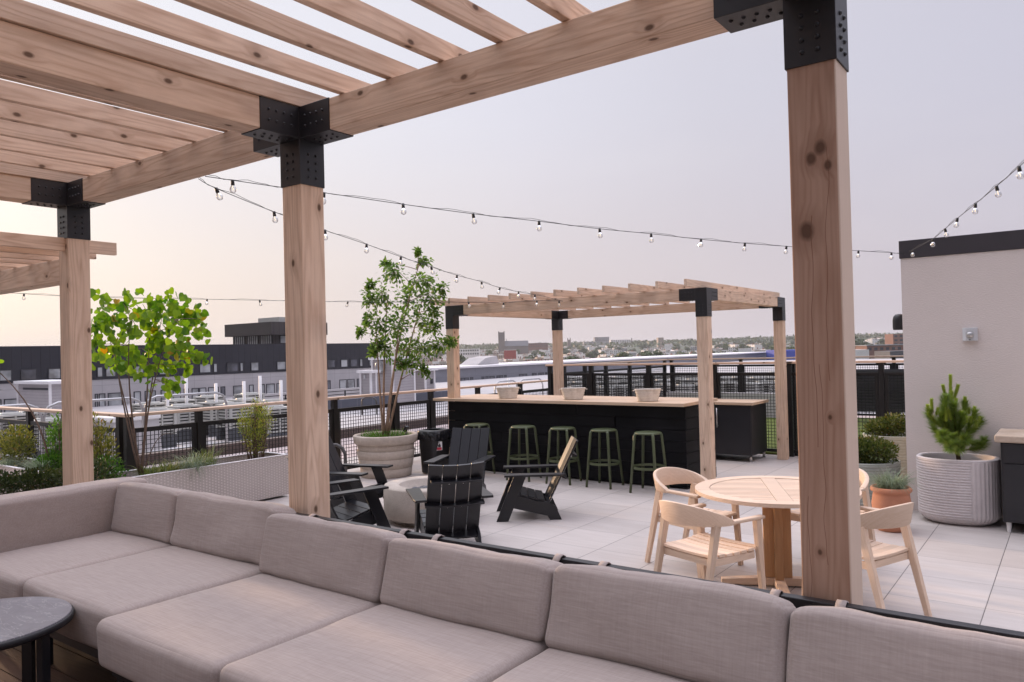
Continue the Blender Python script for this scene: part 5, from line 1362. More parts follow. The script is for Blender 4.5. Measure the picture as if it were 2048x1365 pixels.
shrub('mounded_shrub', 'reddish green shrub behind the corner of the stucco wall', b, [((0, 0, hz*0.45), (0.30, 0.28, hz*0.42)), ((0.05, -0.05, hz*0.75), (0.17, 0.17, hz*0.28)), ((-0.2, -0.05, hz*0.35), (0.16, 0.16, hz*0.3))], 2000, 0.045, 0.022, 'leaf_mound', 82, 'shrub', 6, 'bark', 0.2, 0.6)
TP = Vector((-1.50, 8.22, 0))
t = thing('terracotta_pot', 'round terracotta pot with grass in front of the wall corner', 'pot', TP)
mb = MB(); mb.lathe([(r_*0.93, z_*0.95) for r_, z_ in [(0.0, 0.0), (0.135, 0.0), (0.15, 0.02), (0.185, 0.16), (0.192, 0.27), (0.178, 0.36), (0.172, 0.392), (0.192, 0.398), (0.201, 0.412), (0.201, 0.432), (0.190, 0.445), (0.172, 0.445), (0.163, 0.43), (0.16, 0.38)]], 'terracotta', 56, TP); mb.build('pot', t)
mb = MB(); mb.lathe([(0.150, 0.375), (0.0, 0.385)], 'soil', 24, TP); mb.build('soil', t)
grass('grass_tuft', 'blue green fescue grass growing in the terracotta pot', TP+Vector((0, 0, 0.375)), 620, 0.30, 0.24, 'fescue', 90, 0.0026, 0.75, 0.10)

# ================================================================== STRING LIGHTS
def bulb_mesh():
    mb = MB(); mb.tube([(0, 0, 0.004), (0, 0, -0.034)], [0.011, 0.0135], 'ink', 10)
    mb.lathe([(0.010, -0.034), (0.014, -0.040), (0.021, -0.052), (0.0235, -0.064), (0.020, -0.078), (0.012, -0.086), (0.0, -0.088)], 'glass', 16)
    mb.tube([(0.0, 0, -0.036), (0.004, 0, -0.05), (-0.004, 0, -0.060), (0.003, 0, -0.068)], 0.0028, 'filament', 6)
    mb.v = [p*0.86 for p in mb.v]; o = mb.build('bulb'); me = o.data; bpy.data.objects.remove(o); return me
BULB = bulb_mesh()
def strand(label, A, B, wire, bulbs, seed):
    random.seed(seed); A = Vector(A); B = Vector(B); n = Vector((-(B-A).y, (B-A).x, 0)).normalized()
    def on(px, py):
        d = ray(px, py); return CAM + d*((A-CAM).dot(n)/d.dot(n))
    P = [A]+[on(*w) for w in wire]+[B]
    t = thing('string_lights', label, 'string lights', A, 0, 'festoon strings over the roof')
    # smooth wire through the points
    def cr(p0, p1, p2, p3, u): return 0.5*((2*p1)+(p2-p0)*u+(2*p0-5*p1+4*p2-p3)*u*u+(3*p1-p0-3*p2+p3)*u**3)
    Q = []
    for i in range(len(P)-1):
        for k_ in range(8): Q.append(cr(P[max(i-1, 0)], P[i], P[i+1], P[min(i+2, len(P)-1)], k_/8))
    Q.append(P[-1])
    mb = MB(); mb.tube(Q, 0.0024, 'ink', 6); mb.tube([q+Vector((0, 0, 0.006+0.007*math.sin(i*0.7)+0.003*math.sin(i*1.9))) for i, q in enumerate(Q)], 0.0016, 'ink', 5); mb.build('wire', t)
    for (px, py) in bulbs:
        p = on(px, py); best = min(range(len(Q)-1), key=lambda i: ((Q[i]+Q[i+1])/2-p).length)
        a, b = Q[best], Q[best+1]; u = max(0, min(1, (p-a).dot(b-a)/(b-a).length_squared)); p = a+(b-a)*u
        o = bpy.data.objects.new('bulb', BULB); COL.objects.link(o)
        o.matrix_basis = Matrix.Translation(p) @ Matrix.Rotation(random.gauss(0, 0.16), 4, 'X') @ Matrix.Rotation(random.gauss(0, 0.16), 4, 'Y') @ Matrix.Rotation(random.uniform(0, 6), 4, 'Z')
        adopt(o, t)
w1 = [(465, 361), (555, 374), (648, 386), (806, 409), (946, 428), (1078, 443), (1199, 458), (1302, 468), (1402, 479), (1490, 487), (1573, 493), (1717, 502), (1783, 506)]
strand('longest bulb string reaching from the pergola across to the stucco wall corner', at_y(410, 353, 2.56), at_y(1810, 509, WY-0.02), w1, [w for w in w1 if w[0] != 555], 1)
w2 = [(432, 377), (548, 424), (650, 461), (733, 489), (802, 514), (862, 534), (914, 551), (963, 564), (1000, 576), (1037, 584), (1070, 590), (1095, 595)]
strand('bulb string sloping down from the pergola past the small tree to the bar pergola', at_y(397, 358, 2.56), at_y(1122, 603, 8.80), w2, w2[:-1], 2)
w3 = [(48, 588), (160, 594), (290, 597), (414, 599), (519, 601), (620, 603), (696, 604), (780, 605), (860, 605), (937, 605), (1007, 606), (1076, 602)]
strand('low bulb string running level from the left frame edge to the bar pergola', at_d(-60, 581, 9.0), at_y(1126, 603, 8.84), w3, [w3[0], w3[3], w3[4], w3[6], (937, 605), (1007, 606), (1074, 602), (1118, 603)], 3)
w4 = [(1826, 500), (1866, 478), (1890, 458), (1915, 437), (1951, 408), (1993, 373), (2038, 334)]
strand('bulb string rising steeply from the stucco wall to the right frame edge', at_y(1818, 505, WY-0.03), at_d(2120, 262, 3.9), w4, w4, 4)

# ================================================================== NEIGHBOURING ROOFS
RZ0 = -1.60
for o in [o for o in bpy.data.objects if o.name == 'neighbour_roof']: bpy.data.objects.remove(o)
mb = MB(); mb.box((-62, -40, -3.4), (-13.63, 170, RZ0), 'roofwhite'); mb.box((-13.62, 21.56, -3.4), (45, 170, RZ0), 'roofwhite'); struct(mb.build('neighbour_roof'))
# long black building
FXB = -60.0
bb = thing('apartment_building', 'long building with black standing seam top floor over grey panels', 'building', (-66, 30, RZ0))
mb = MB(); mb.box((-72, -12, 0.45), (FXB, 57.0, 3.05), 'seam'); mb.build('black_storey', bb)
mb = MB(); mb.box((-71.9, -11.9, -3.3), (FXB-0.05, 56.9, 0.447), 'panel'); mb.build('grey_storey', bb)
def window(parent, X, y0, y1, z0, z1, pane='pane', mull=1):
    mb = MB(); e = 0.06
    mb.box((X+0.005, y0, z0), (X+0.05, y0+e, z1), 'louvre'); mb.box((X+0.005, y1-e, z0), (X+0.05, y1, z1), 'louvre'); mb.box((X+0.005, y0+e, z0), (X+0.05, y1-e, z0+e), 'louvre'); mb.box((X+0.005, y0+e, z1-e), (X+0.05, y1-e, z1), 'louvre')
    if mull and y1-y0 > 1.3: mb.box((X+0.006, (y0+y1)/2-0.09, z0+e), (X+0.052, (y0+y1)/2+0.09, z1-e), 'louvre')
    w = mb.build('window', parent)
    mb = MB(); mb.box((X+0.004, y0+e, z0+e), (X+0.02, y1-e, z1-e), pane); mb.build('pane', w)
def fy(px, X, py=760): return at_x(px, py, X).y
for (a, b, pn) in ((-30, -8, 'pane'), (-2, 24, 'pane'), (41, 74, 'pane_dark'), (96, 122, 'pane'), (194, 206, 'pane'), (211, 232, 'pane'), (268, 288, 'pane'), (318, 342, 'pane'), (372, 388, 'pane'), (399, 422, 'pane'), (427, 435, 'pane'), (454, 477, 'pane_dark'), (480, 487, 'pane'), (502, 518, 'pane'), (554, 572, 'pane'), (656, 671, 'pane_dark'), (682, 696, 'pane'), (701, 716, 'pane_dark'), (720, 726, 'pane'), (739, 747, 'pane')):
    window(bb, FXB, fy(a, FXB), fy(b, FXB), 0.62, 1.42, pn)
for (a, b, pn) in ((-14, 3, 'pane'), (8, 36, 'pane'), (190, 196, 'pane'), (198, 211, 'pane'), (216, 245, 'pane'), (268, 282, 'pane'), (290, 312, 'pane'), (322, 334, 'pane'), (346, 362, 'pane'), (368, 378, 'pane'), (384, 413, 'pane'), (417, 438, 'pane'), (442, 451, 'pane_dark'), (467, 491, 'pane'), (499, 508, 'pane'), (522, 530, 'pane'), (533, 550, 'pane'), (554, 563, 'pane'), (652, 662, 'pane_dark'), (680, 694, 'pane'), (696, 710, 'pane'), (715, 724, 'pane_dark')):
    window(bb, FXB-0.05, fy(a, FXB, 790), fy(b, FXB, 790), -1.95, -0.62, pn)
ph = thing('penthouse', 'small dark ribbed penthouse on the roof of the black building', 'building', (-66, 40, 3.05))
pc = at_x(546, 690, -63.0); px0 = at_y(466, 690, pc.y).x; py1 = at_x(648, 690, -63.0).y
mb = MB(); mb.box((px0-0.5, pc.y-0.6, 4.0), (pc.x+0.6, py1, 5.25), 'seam_brown'); mb.build('ribbed_parapet', ph)
mb = MB(); mb.box((px0, pc.y, 3.052), (pc.x, py1-0.5, 3.999), 'seam_brown'); mb.build('wall', ph)
wl_ = (pc.x-px0)/3
for i in range(3):
    a = px0+wl_*i+0.15*wl_; b_ = a+wl_*0.78
    mb = MB(); [mb.box((x-0.05, pc.y-0.06, 3.15), (x+0.05, pc.y-0.001, 3.98), 'louvre') for x in [a+(b_-a)*q/5 for q in range(6)]]
    w_ = mb.build('window', ph); mb = MB(); mb.box((a, pc.y-0.03, 3.16), (b_, pc.y-0.002, 3.97), 'pane'); mb.build('pane', w_)
window(ph, pc.x, pc.y+0.8, pc.y+2.2, 3.15, 3.95, 'pane', 0); window(ph, pc.x, pc.y+2.9, pc.y+4.6, 3.15, 3.95, 'pane_dark', 0)
tag((lambda m: (m.box((pc.x-4, pc.y+1.2, 5.251), (pc.x-0.6, py1-1, 5.8), 'unit'), m.build('roof_unit'))[1])(MB()), 'pale rooftop machine on top of the ribbed penthouse', 'machine')
gw = thing('apartment_building', 'long low blue grey building with white roof edge behind the bar', 'building', (-66, 110, RZ0))
ga, gb = fy(872, FXB, 740), 190.0
mb = MB(); mb.box((-70, ga, -6), (FXB, gb, -0.10), 'bluegrey'); mb.build('wall', gw)
mb = MB(); mb.box((-70.2, ga-0.2, -0.098), (FXB+0.25, gb+0.2, 0.12), 'white_paint'); mb.build('roof', gw)
for (a, b) in ((900, 910), (921, 937), (940, 946), (963, 968.5), (971, 976.5), (979, 989), (993, 1006), (1008, 1013), (1038, 1054), (1064, 1067.5), (1069, 1073), (1076, 1088), (1090, 1094), (1097, 1101), (1104, 1112), (1116, 1122)):
    window(gw, FXB, fy(a, FXB, 755), fy(b, FXB, 755), -2.3, -1.25, 'pane_dark', 1)
t = thing('roof_hatch', 'low pale hatch box on the roof of the blue grey building', 'hatch', (-64, 76, 0.16))
mb = MB(); mb.prism([(fy(955, -63, 735), 0.161), (fy(998, -63, 735), 0.161), (fy(994, -63, 735), 1.25), (fy(972, -63, 735), 1.0)], 0, -66, -63, 'roofwhite'); mb.build('hood', t)
# siding roof sheds
def shed(lab, pxl, pxc, pxr, ptop, d, hbase=RZ0, cat='shed'):
    c = at_d(pxc, 760, d); top = at_d(pxc, ptop, d).z
    x0 = at_y(pxl, 760, c.y).x; y1 = at_x(pxr, 760, c.x).y
    t = thing('roof_shed', lab, cat, (c.x, c.y, hbase))
    mb = MB(); mb.box((x0, c.y, hbase), (c.x, y1, top-0.18), 'siding'); mb.build('wall', t)
    mb = MB(); mb.box((x0-0.2, c.y-0.2, top-0.178), (c.x+0.2, y1+0.2, top), 'white_paint'); mb.build('roof', t)
    for (px_, py_) in ((x0, c.y), (c.x, c.y), (c.x, y1)):
        mb = MB(); mb.box((px_-0.07, py_-0.07, hbase), (px_+0.03 if px_ == c.x else px_+0.07, py_+0.07, top-0.179), 'white_paint'); mb.build('corner_trim', t)
    return t, c, x0, y1, top
t, c, x0, y1, top = shed('white trimmed lap siding shed on the neighbouring roof behind the left post', 36, 100, 165, 763, 47)
mb = MB(); mb.box((x0+0.8, c.y-0.03, top-0.55), (c.x-0.25, c.y+0.002, top-0.42), 'louvre'); mb.build('vent_slot', t)
t, c, x0, y1, top = shed('tall grey lap siding shed with exhaust fan behind the small tree', 746, 786, 829, 714, 50)
m2 = MB(); m2.lathe([(0.0, 0.02), (0.36, 0.02), (0.42, 0.0), (0.42, 0.14), (0.36, 0.16), (0.33, 0.05), (0.0, 0.04)], 'galv', 28)
mx = Matrix.Translation(((x0+c.x)/2-0.15, c.y, top-0.62)) @ Matrix.Rotation(PI/2, 4, 'X'); m2.v = [mx @ p for p in m2.v]; m2.build('exhaust_fan', t)
t, c, x0, y1, top = shed('low siding shed step left of the tall grey shed', 722, 742, 752, 741, 49)
mb = MB(); mb.box((c.x-0.62, c.y-0.06, 0.3), (c.x-0.5, c.y+0.001, 0.55), 'device'); mb.build('wall_light', t)
t, c, x0, y1, top = shed('lower siding shed right of the tall grey shed', 828, 851, 869, 737, 53)
mb = MB(); mb.box((c.x+0.0, c.y+0.5, top-1.1), (c.x+0.07, c.y+0.7, top-0.75), 'louvre'); mb.build('wall_light', t)
# condenser units
def unit():
    t = thing('condenser_unit', 'x', 'condenser', (0, 0, 0), 0)
    mb = MB(); mb.box((-0.55, -0.55, 0.0), (-0.30, 0.55, 0.5), 'unit_base'); mb.box((0.30, -0.55, 0.0), (0.55, 0.55, 0.5), 'unit_base'); mb.box((-0.2995, -0.12, 0.3), (0.2995, 0.12, 0.42), 'unit_base'); mb.build('stand', t)
    mb = MB(); mb.box((-0.46, -0.46, 0.505), (0.46, 0.46, 1.42), 'unit_dark'); mb.build('coil', t)
    mb = MB()
    for i in range(7):
        z = 0.53+i*0.128; mb.box((-0.5, -0.5, z), (0.5, -0.461, z+0.070), 'unit'); mb.box((-0.5, 0.461, z), (0.5, 0.5, z+0.070), 'unit'); mb.box((-0.5, -0.46, z), (-0.461, 0.46, z+0.070), 'unit'); mb.box((0.461, -0.46, z), (0.5, 0.46, z+0.070), 'unit')
    for x in (-1, 1):
        for y in (-1, 1): mb.box((x*0.505-0.05, y*0.505-0.05, 0.505), (x*0.505+0.05, y*0.505+0.05, 1.42), 'unit')
    mb.box((-0.53, -0.03, 0.505), (0.53, 0.03, 1.42), 'unit'); mb.build('louvre_casing', t)
    mb = MB(); mb.box((-0.57, -0.57, 1.421), (0.57, 0.57, 1.49), 'unit'); mb.lathe([(0.43, 1.49), (0.43, 1.545), (0.39, 1.55), (0.38, 1.50)], 'unit', 24); mb.disc(0.385, 1.50, 'unit_dark', 24); mb.build('fan_top', t)
    return t
un = unit(); first = True; random.seed(14)
for (px, pt) in ((300, 805), (312, 817), (360, 798), (366, 809), (420, 791), (432, 802), (492, 797), (500, 786), (548, 799), (470, 806), (20, 826), (64, 822), (100, 836), (545, 812), (596, 797)):
    d = (H-(-0.06))*F_PX/max(60, (pt-(754.28-0.0249*(px+1051)))); p = at_d(px, 850, d)
    loc = (p.x, p.y, RZ0)
    lab, grp = 'louvred grey condenser unit on the roof beyond the left fence', 'condensers beyond the left fence'
    if first: un.location = loc; un['label'] = lab; un['group'] = grp; first = False
    else: dup(un, loc, random.uniform(-.06, .06), lab, grp)
for r, d in enumerate((40, 46, 53)):
    for i in range(22):
        px = 1118+32*i+random.uniform(-7, 7)+r*11
        if px > 1810: break
        p = at_d(px, 780, d+random.uniform(-1, 1))
        dup(un, (p.x, p.y, RZ0), random.uniform(-.06, .06), 'grey condenser unit seen through the wire mesh behind the bar', 'condensers behind the bar fence')
random.seed(15)
# white vent pipes
for i, (px, pt, pb_) in enumerate(((336, 774, 850), (374, 756, 840), (433, 767, 830), (489, 763, 820), (521, 752, 800), (563, 761, 812), (1018, 757, 790))):
    p = at_d(px, pb_, 34); tp = at_d(px, pt, 34).z
    mb = MB(); mb.tube([(p.x, p.y, RZ0), (p.x, p.y, tp)], 0.065, 'white_pipe', 12); mb.lathe([(0.17, 0.0), (0.12, 0.06), (0.10, 0.08)], 'white_pipe', 12, (p.x, p.y, RZ0))
    tag(mb.build('vent_pipe'), 'white vent pipe standing among the rooftop condensers' if px < 600 else 'white vent pipe behind the leftmost metal tub', 'pipe', 'white vent pipes' if px < 600 else None)
# skylight
c = at_d(250, 840, 27)
t = thing('skylight', 'white rooftop skylight with grey curb left of the yellow green tree', 'skylight', (c.x, c.y, RZ0))
mb = MB(); mb.prism([(-1.0, RZ0), (1.0, RZ0), (0.8, -0.25), (-0.8, -0.25)], 1, -0.8, 0.8, 'roofwhite', Matrix.Translation((c.x, c.y, 0))); mb.build('curb', t)
mb = MB(); mb.box((c.x-0.86, c.y-0.86, -0.248), (c.x+0.86, c.y+0.86, -0.06), 'white_pipe'); mb.build('lid', t, 0.06, 3)
# galvanised guard rails
def hoop_rail(lab, X, pa, pb2, zt, grp='galvanised guard rails'):
    y0, y1 = at_x(pa, 790, X).y, at_x(pb2, 790, X).y
    t = thing('guard_rail', lab, 'railing', (X, (y0+y1)/2, RZ0), 0, grp); e = 0.28
    pts = [(X, y0, RZ0), (X, y0, zt-e), (X, y0+e*0.3, zt-e*0.3), (X, y0+e, zt), (X, y1-e, zt), (X, y1-e*0.3, zt-e*0.3), (X, y1, zt-e), (X, y1, RZ0)]
    mb = MB(); mb.tube(pts, 0.03, 'galv', 8); mb.tube([(X, y0, (zt+RZ0)/2), (X, y1, (zt+RZ0)/2)], 0.025, 'galv', 8); mb.build('rail', t)
hoop_rail('galvanised guard rail hoop at the left edge beyond the fence', -17.5, -40, 83, 0.98)
hoop_rail('galvanised guard rail hoop passing behind the left post', -17.5, 87, 285, 0.98)
hoop_rail('galvanised guard rail hoop ending behind the condenser units', -17.5, 289, 452, 0.98)
hoop_rail('pale guard rail hoop above the leftmost metal tub', -17.5, 990, 1035, 0.70)
hoop_rail('pale guard rail hoop beside the back left bar post', -17.5, 1037, 1086, 0.70)
# terrace beyond with black railing, low walls
tw = thing('terrace_wall', 'low white siding wall behind the rooftop terrace railing', 'wall', (-46, 40, RZ0))
mb = MB(); mb.box((-46.3, fy(470, -46, 790), RZ0), (-46, fy(735, -46, 790), -0.75), 'roofwhite'); mb.build('wall', tw)
t = thing('terrace_railing', 'black bar railing of a distant rooftop terrace', 'railing', (-42, 36, RZ0))
ya, yb = fy(480, -42, 790), fy(735, -42, 790)
mb = MB(); 
for z in (-0.72, -0.95, -1.18): mb.box((-42.03, ya, z), (-41.97, yb, z+0.05), 'fence_steel')
mb.build('rails', t)
k = ya
while k < yb:
    mb = MB(); mb.box((-42.035, k-0.04, RZ0), (-41.965, k+0.04, -0.65), 'fence_steel'); mb.build('post', t); k += 1.7
wl = thing('panel_wall', 'dark blue grey panel wall just beyond the left fence rail', 'wall', (-36, 36, RZ0))
mb = MB(); mb.box((-36.4, fy(664, -36, 800), RZ0-1), (-36, fy(905, -36, 795), -0.86), 'darkpanel'); mb.build('wall', wl)

# ================================================================== CITY
def gh(x, y):
    r = math.hypot(x, y); u = max(0, min(1, (r-500)/2200)); u = u*u*(3-2*u)
    return -17+30*u+3.0*noise.noise(Vector((x/400, y/400, 0)))*u
bm = bmesh.new(); rings = [60, 140, 260, 420, 620, 850, 1100, 1400, 1700, 2050, 2450, 2900, 3500, 4300]; nseg = 96; prev = None
cv = bm.verts.new((0, 0, -17.0))
for r in rings:
    cur = [bm.verts.new((r*math.cos(2*PI*j/nseg), r*math.sin(2*PI*j/nseg), gh(r*math.cos(2*PI*j/nseg), r*math.sin(2*PI*j/nseg)))) for j in range(nseg)]
    for j in range(nseg):
        if prev is None: bm.faces.new((cv, cur[j], cur[(j+1) % nseg]))
        else: bm.faces.new((prev[j], cur[j], cur[(j+1) % nseg], prev[(j+1) % nseg]))
    prev = cur
me = bpy.data.meshes.new('ground'); bm.to_mesh(me); bm.free(); me.materials.append(M['land']); o = bpy.data.objects.new('ground', me); COL.objects.link(o); struct(o)
# the roof we stand on is a building
mb = MB(); mb.box((-13.25, -13.9, -17.5), (8.9, 21.4, -0.56), 'bluegrey'); tag(mb.build('home_building'), 'building under the roof terrace', 'building', None, 'structure')
mb = MB(); mb.box((-60, -38, -17.5), (-13.66, 168, -3.41), 'bluegrey'); mb.box((-13.6, 21.6, -17.5), (44, 168, -3.41), 'bluegrey'); tag(mb.build('neighbour_building'), 'building under the neighbouring roof', 'building', None, 'structure')
def crown_mesh(seed, mat, n=900):
    random.seed(seed); mb = MB(); lob = [(rv(1).normalized()*random.uniform(0.25, 0.62)*Vector((1, 1, 1)).length/1.732, random.uniform(0.38, 0.58)) for _ in range(9)]
    mb.tube([(0, 0, 0), (0.02, 0, 0.5), (0.0, 0.03, 0.95)], [0.06, 0.05, 0.03], 'bark', 6)
    for i in range(n):
        c, r = random.choice(lob); d = rv().normalized()
        p = Vector((c.x*1.0, c.y*1.0, 1.12+c.z*0.75))+Vector((d.x*r, d.y*r, d.z*r*0.8))*random.uniform(0.75, 1.05)
        a = (d+rv(0.4)).normalized(); s = a.cross(rv()).normalized(); t_ = a.cross(s); q = random.uniform(0.07, 0.13)
        mb.add([p+s*q, p+t_*q*0.8, p-s*q*0.9, p-t_*q], [(0, 1, 2, 3)], mat)
    o = mb.build('city_tree'); m = o.data; bpy.data.objects.remove(o); return m
CM = [crown_mesh(1, 'citytree'), crown_mesh(2, 'citytree'), crown_mesh(3, 'citytree'), crown_mesh(4, 'citytree_light')]
random.seed(99)
def plant(px, d, h, mi, lab='dark green street tree in the hazy city beyond the roofs', grp='trees of the city beyond'):
    p = at_d(px, 690, d); z = gh(p.x, p.y)
    o = bpy.data.objects.new('city_tree', CM[mi]); COL.objects.link(o); s = h/1.95
    o.matrix_basis = Matrix.Translation((p.x, p.y, z)) @ Matrix.Rotation(random.uniform(0, 6.28), 4, 'Z') @ Matrix.Diagonal((s*random.uniform(0.85, 1.35), s*random.uniform(0.85, 1.3), s, 1))
    tag(o, lab, 'tree', grp)
for i in range(255):
    px = random.uniform(860, 1830); f = random.random()
    if px < 1120 and i % 2: continue
    if px < 1120: d = 500+1500*f**1.1
    else: d = 300+1500*f**1.2
    plant(px, d, random.uniform(11, 18), random.choice((0, 1, 2, 0, 1, 3)))
for (px, d, h, m_) in ((940, 520, 15, 1), (1395, 300, 14.5, 3), (1350, 330, 15, 0), (1245, 520, 17, 0), (1300, 420, 12, 1), (1735, 330, 14, 2), (1700, 700, 26, 0), (1725, 690, 24, 1), (1540, 330, 12.5, 1), (1455, 340, 12.5, 2)):
    plant(px, d, h, m_)
# far wooded ridge, one mass
random.seed(5); mb = MB()
for i in range(15000):
    px = random.uniform(-150, 2300) if i % 5 == 0 else random.uniform(840, 1900); d = random.uniform(1650, 3000); p = at_d(px, 690, d); z = gh(p.x, p.y)
    hgt = 12+6*noise.noise(Vector((p.x/70, p.y/70, 4)))+5*noise.noise(Vector((p.x/23, p.y/23, 1)))
    q = random.uniform(2.2, 4.6); c = Vector((p.x, p.y, z+random.uniform(0.35, 1.0)*hgt)); a = rv().normalized(); s = a.cross(rv()).normalized(); t_ = a.cross(s)
    mb.add([c+s*q, c+t_*q*0.8, c-s*q, c-t_*q*0.7], [(0, 1, 2, 3)], 'citytree')
tag(mb.build('woodland'), 'hazy wooded ridge along the horizon', 'woodland', None, 'stuff')
# buildings of the city
def cmat(n, c): 
    if n not in M: M[n] = plain(n, c, 0.8, 0, 0.06, 0.3)
    return n
cmat('city white', (0.80, 0.78, 0.77)); cmat('city cream', (0.50, 0.45, 0.40)); cmat('city brick', (0.25, 0.13, 0.10)); cmat('city grey', (0.33, 0.33, 0.35)); cmat('city dark', (0.05, 0.05, 0.06)); cmat('city blue', (0.10, 0.13, 0.48)); cmat('city slate', (0.13, 0.13, 0.145)); cmat('city red', (0.42, 0.05, 0.04)); cmat('city stone', (0.19, 0.165, 0.155)); cmat('city tan', (0.44, 0.35, 0.28))
def cbuild(name, lab, px0, px1, ptop, d, mat, wins=(0, 0), depth=12, grp=None, roofmat=None, turn=0.0, pbase=None):
    a, b = at_d(px0, 700, d), at_d(px1, 700, d); w = (b-a).length; c = (a+b)/2; top = at_d((px0+px1)/2, ptop, d).z; z0 = gh(c.x, c.y)-1 if pbase is None else at_d((px0+px1)/2, pbase, d).z
    t = thing(name, lab, 'building', (c.x, c.y, z0), YAW+turn, grp)
    mx = Matrix.Translation((c.x, c.y, 0)) @ Matrix.Rotation(YAW+turn, 4, 'Z')
    mb = MB(); mb.box((-w/2, 0, z0), (w/2, depth, top), mat, mx); mb.build('wall', t)
    if roofmat: mb = MB(); mb.box((-w/2-0.3, -0.3, top+0.02), (w/2+0.3, depth+0.3, top+0.5), roofmat, mx); mb.build('roof', t)
    nx, nz = wins
    for i in range(nx):
        for k_ in range(nz):
            x = -w/2+w*(i+0.5)/nx; hz = min(3.3, (top-z0)/max(1, nz)); z = top-1.0-hz*k_
            mb = MB(); mb.box((x-w/nx*0.27, -0.12, z-1.5), (x+w/nx*0.27, 0.05, z), 'city dark', mx); mb.build('window', t)
    return t, mx, w, top, z0
# church
d = 1300; t, mx, w, top, z0 = cbuild('church', 'distant stone church with tall square tower', 997, 1010, 665, d, 'city stone', (3, 4), 10)
mb = MB()
for sx_ in (-w/2+0.9, w/2-0.9):
    for sy_ in (0.9, 9.1): mb.box((sx_-0.9, sy_-0.9, top), (sx_+0.9, sy_+0.9, top+1.8), 'city stone', mx)
mb.build('pinnacle', t)
rt = at_d(1030, 682, d).z; L2 = (at_d(1057, 690, d)-at_d(1010, 690, d)).length
mb = MB(); mb.box((w/2+0.1, -2, z0), (w/2+L2, 14, rt-9), 'city stone', mx); mb.build('nave_wall', t)
mb = MB(); mb.prism([(-3, rt-9), (15, rt-9), (6, rt)], 0, w/2+0.1, w/2+L2, 'city slate', mx); mb.build('nave_roof', t)
mb = MB(); mb.lathe([(1.1, 0), (0.0, 9)], 'city slate', 8, mx @ Vector((w/2+3, 6, rt-3))); mb.build('fleche', t)
t, mx, w, top, z0 = cbuild('church_tower', 'small distant church tower with pinnacles right of the back bar post', 1135.5, 1142, 680, 1700, 'city stone', (0, 0), 7)
mb = MB(); [mb.box((x-0.7, y-0.7, top), (x+0.7, y+0.7, top+4), 'city stone', mx) for x in (-w/2+.7, w/2-.7) for y in (0.7, 6.3)]; mb.build('pinnacle', t)
cbuild('school_building', 'long dark brick building right of the distant church', 1057, 1096, 687, 1320, 'city brick', (9, 2), 16, None, 'city slate')
cbuild('hospital_block', 'tall pale block on the horizon above the trees', 1190, 1219, 674.5, 1900, 'city grey', (7, 3), 30)
cbuild('office_block', 'long low pale block on the horizon right of the tall one', 1222, 1262, 680, 1950, 'city white', (9, 2), 30)
cbuild('office_block', 'lower pale block on the horizon left of the tall one', 1168, 1191, 684, 1900, 'city grey', (5, 2), 30)
cbuild('tan_block', 'small tan block among trees on the horizon', 1317, 1328, 675.5, 1750, 'city tan', (3, 3), 20)
cbuild('chimney', 'thin distant chimney on the horizon', 1263.3, 1265, 676, 1800, 'city slate', (0, 0), 3)
cbuild('factory_building', 'white building with a row of dark windows beside the front left bar post', 916, 958, 698, 760, 'city white', (9, 2), 14)
cbuild('box_building', 'plain white boxy building behind the fence between the bar posts', 1477, 1502, 697.5, 260, 'city white', (0, 0), 6, None, None, -0.35)
cbuild('warehouse', 'bright blue building between the back right bar post and the thick post', 1568, 1640, 700, 170, 'city blue', (0, 0), 12)
cbuild('brick_building', 'long red brick building seen left of the stucco wall', 1734, 1840, 691, 420, 'city brick', (9, 1), 14, None, 'city grey')
cbuild('brick_tower', 'dark brick block under the wall lamp', 1787, 1830, 668, 620, 'city brick', (4, 3), 14)
cbuild('white_house', 'white flat building seen through the gap beside the thick post', 1690, 1738, 700, 300, 'city white', (0, 0), 10)
cbuild('dark_roof_house', 'low dark roofed building under the trees left of the stucco wall', 1780, 1850, 702, 230, 'city slate', (0, 0), 10)
cbuild('shop_building', 'red fronted low building below the distant church', 1008, 1032, 701, 900, 'city red', (0, 0), 10, None, 'city white')
random.seed(61)
proto = {}
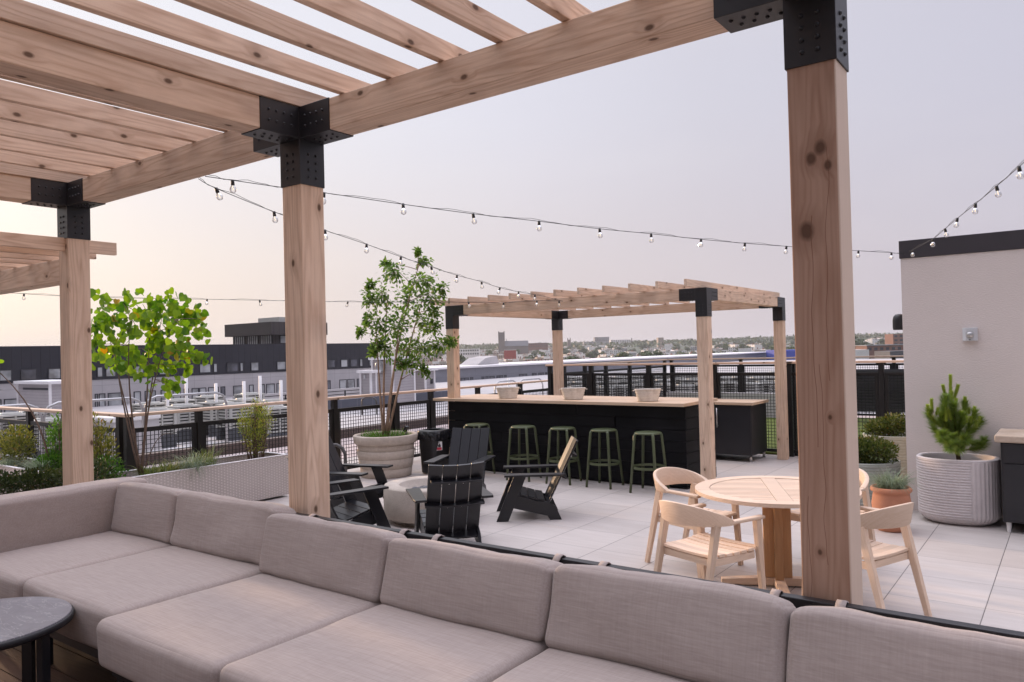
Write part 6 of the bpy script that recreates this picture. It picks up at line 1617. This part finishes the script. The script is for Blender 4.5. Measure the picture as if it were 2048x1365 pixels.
def rowhouse(i):
    w = random.uniform(22, 46); n = int(w/5.2); mb = MB(); h0 = 8.5
    m = ('city white', 'city cream', 'city white', 'city grey', 'city tan')[i % 5]
    mb.box((-w/2, 0, -3), (w/2, 10, h0), m)
    for k_ in range(n):
        a = -w/2+w*k_/n; hh = h0+random.choice((0, 0.5, 1.1, 1.6)); mb.box((a+0.05, 0.05, h0+0.01), (a+w/n-0.05, 9.9, hh+0.3), ('city white', 'city cream', m)[k_ % 3])
        for z in (1.2, 4.4, 6.9):
            for xx in (0.28, 0.68): mb.box((a+w/n*xx-0.45, -0.06, z), (a+w/n*xx+0.45, 0.04, z+1.4), 'city dark')
        if random.random() < 0.5: mb.box((a+0.6, 4, hh+0.3), (a+1.3, 5, hh+1.8), 'city brick')
    o = mb.build('row_house'); me = o.data; bpy.data.objects.remove(o); return me
RM = [rowhouse(i) for i in range(6)]
for i in range(190):
    px = random.uniform(840, 1240) if i % 3 else random.uniform(1240, 1820); d = random.uniform(560, 1700) if px < 1240 else random.uniform(450, 1500); p = at_d(px, 700, d)
    if p.x > -14 and p.y < 175: continue
    o = bpy.data.objects.new('row_house', RM[i % 6]); COL.objects.link(o)
    o.matrix_basis = Matrix.Translation((p.x, p.y, gh(p.x, p.y)-0.5+random.uniform(-2.5, 3.5))) @ Matrix.Rotation(YAW+random.uniform(-0.4, 0.4)+(PI/2 if random.random() < .25 else 0), 4, 'Z')
    tag(o, 'pale flat roofed row houses in the hazy city beyond', 'houses', 'row houses of the city beyond')

# ================================================================== AIR, RENDER
mb = MB(); mb.box((-4600, -4600, -22), (4600, 4600, 62), 'land')
hz = mb.build('haze'); hz.data.materials.clear()
m = bpy.data.materials.new('haze air'); m.use_nodes = True; nt = m.node_tree; nt.nodes.clear()
ov = nt.nodes.new('ShaderNodeOutputMaterial'); pv = nt.nodes.new('ShaderNodeVolumePrincipled'); pv.inputs['Color'].default_value = (0.74, 0.76, 0.83, 1); pv.inputs['Density'].default_value = 0.00014; pv.inputs['Anisotropy'].default_value = 0.2
L(nt, pv.outputs[0], ov.inputs['Volume']); hz.data.materials.append(m); tag(hz, None, None, None, 'stuff')

S.render.engine = 'CYCLES'
cy_ = S.cycles; cy_.use_denoising = True; cy_.max_bounces = 8; cy_.diffuse_bounces = 4; cy_.glossy_bounces = 3; cy_.transmission_bounces = 4; cy_.transparent_max_bounces = 12; cy_.volume_bounces = 1
cy_.caustics_reflective = False; cy_.caustics_refractive = False; cy_.sample_clamp_indirect = 6
S.view_settings.view_transform = 'Standard'; S.view_settings.look = 'None'; S.view_settings.exposure = 0; S.view_settings.gamma = 1
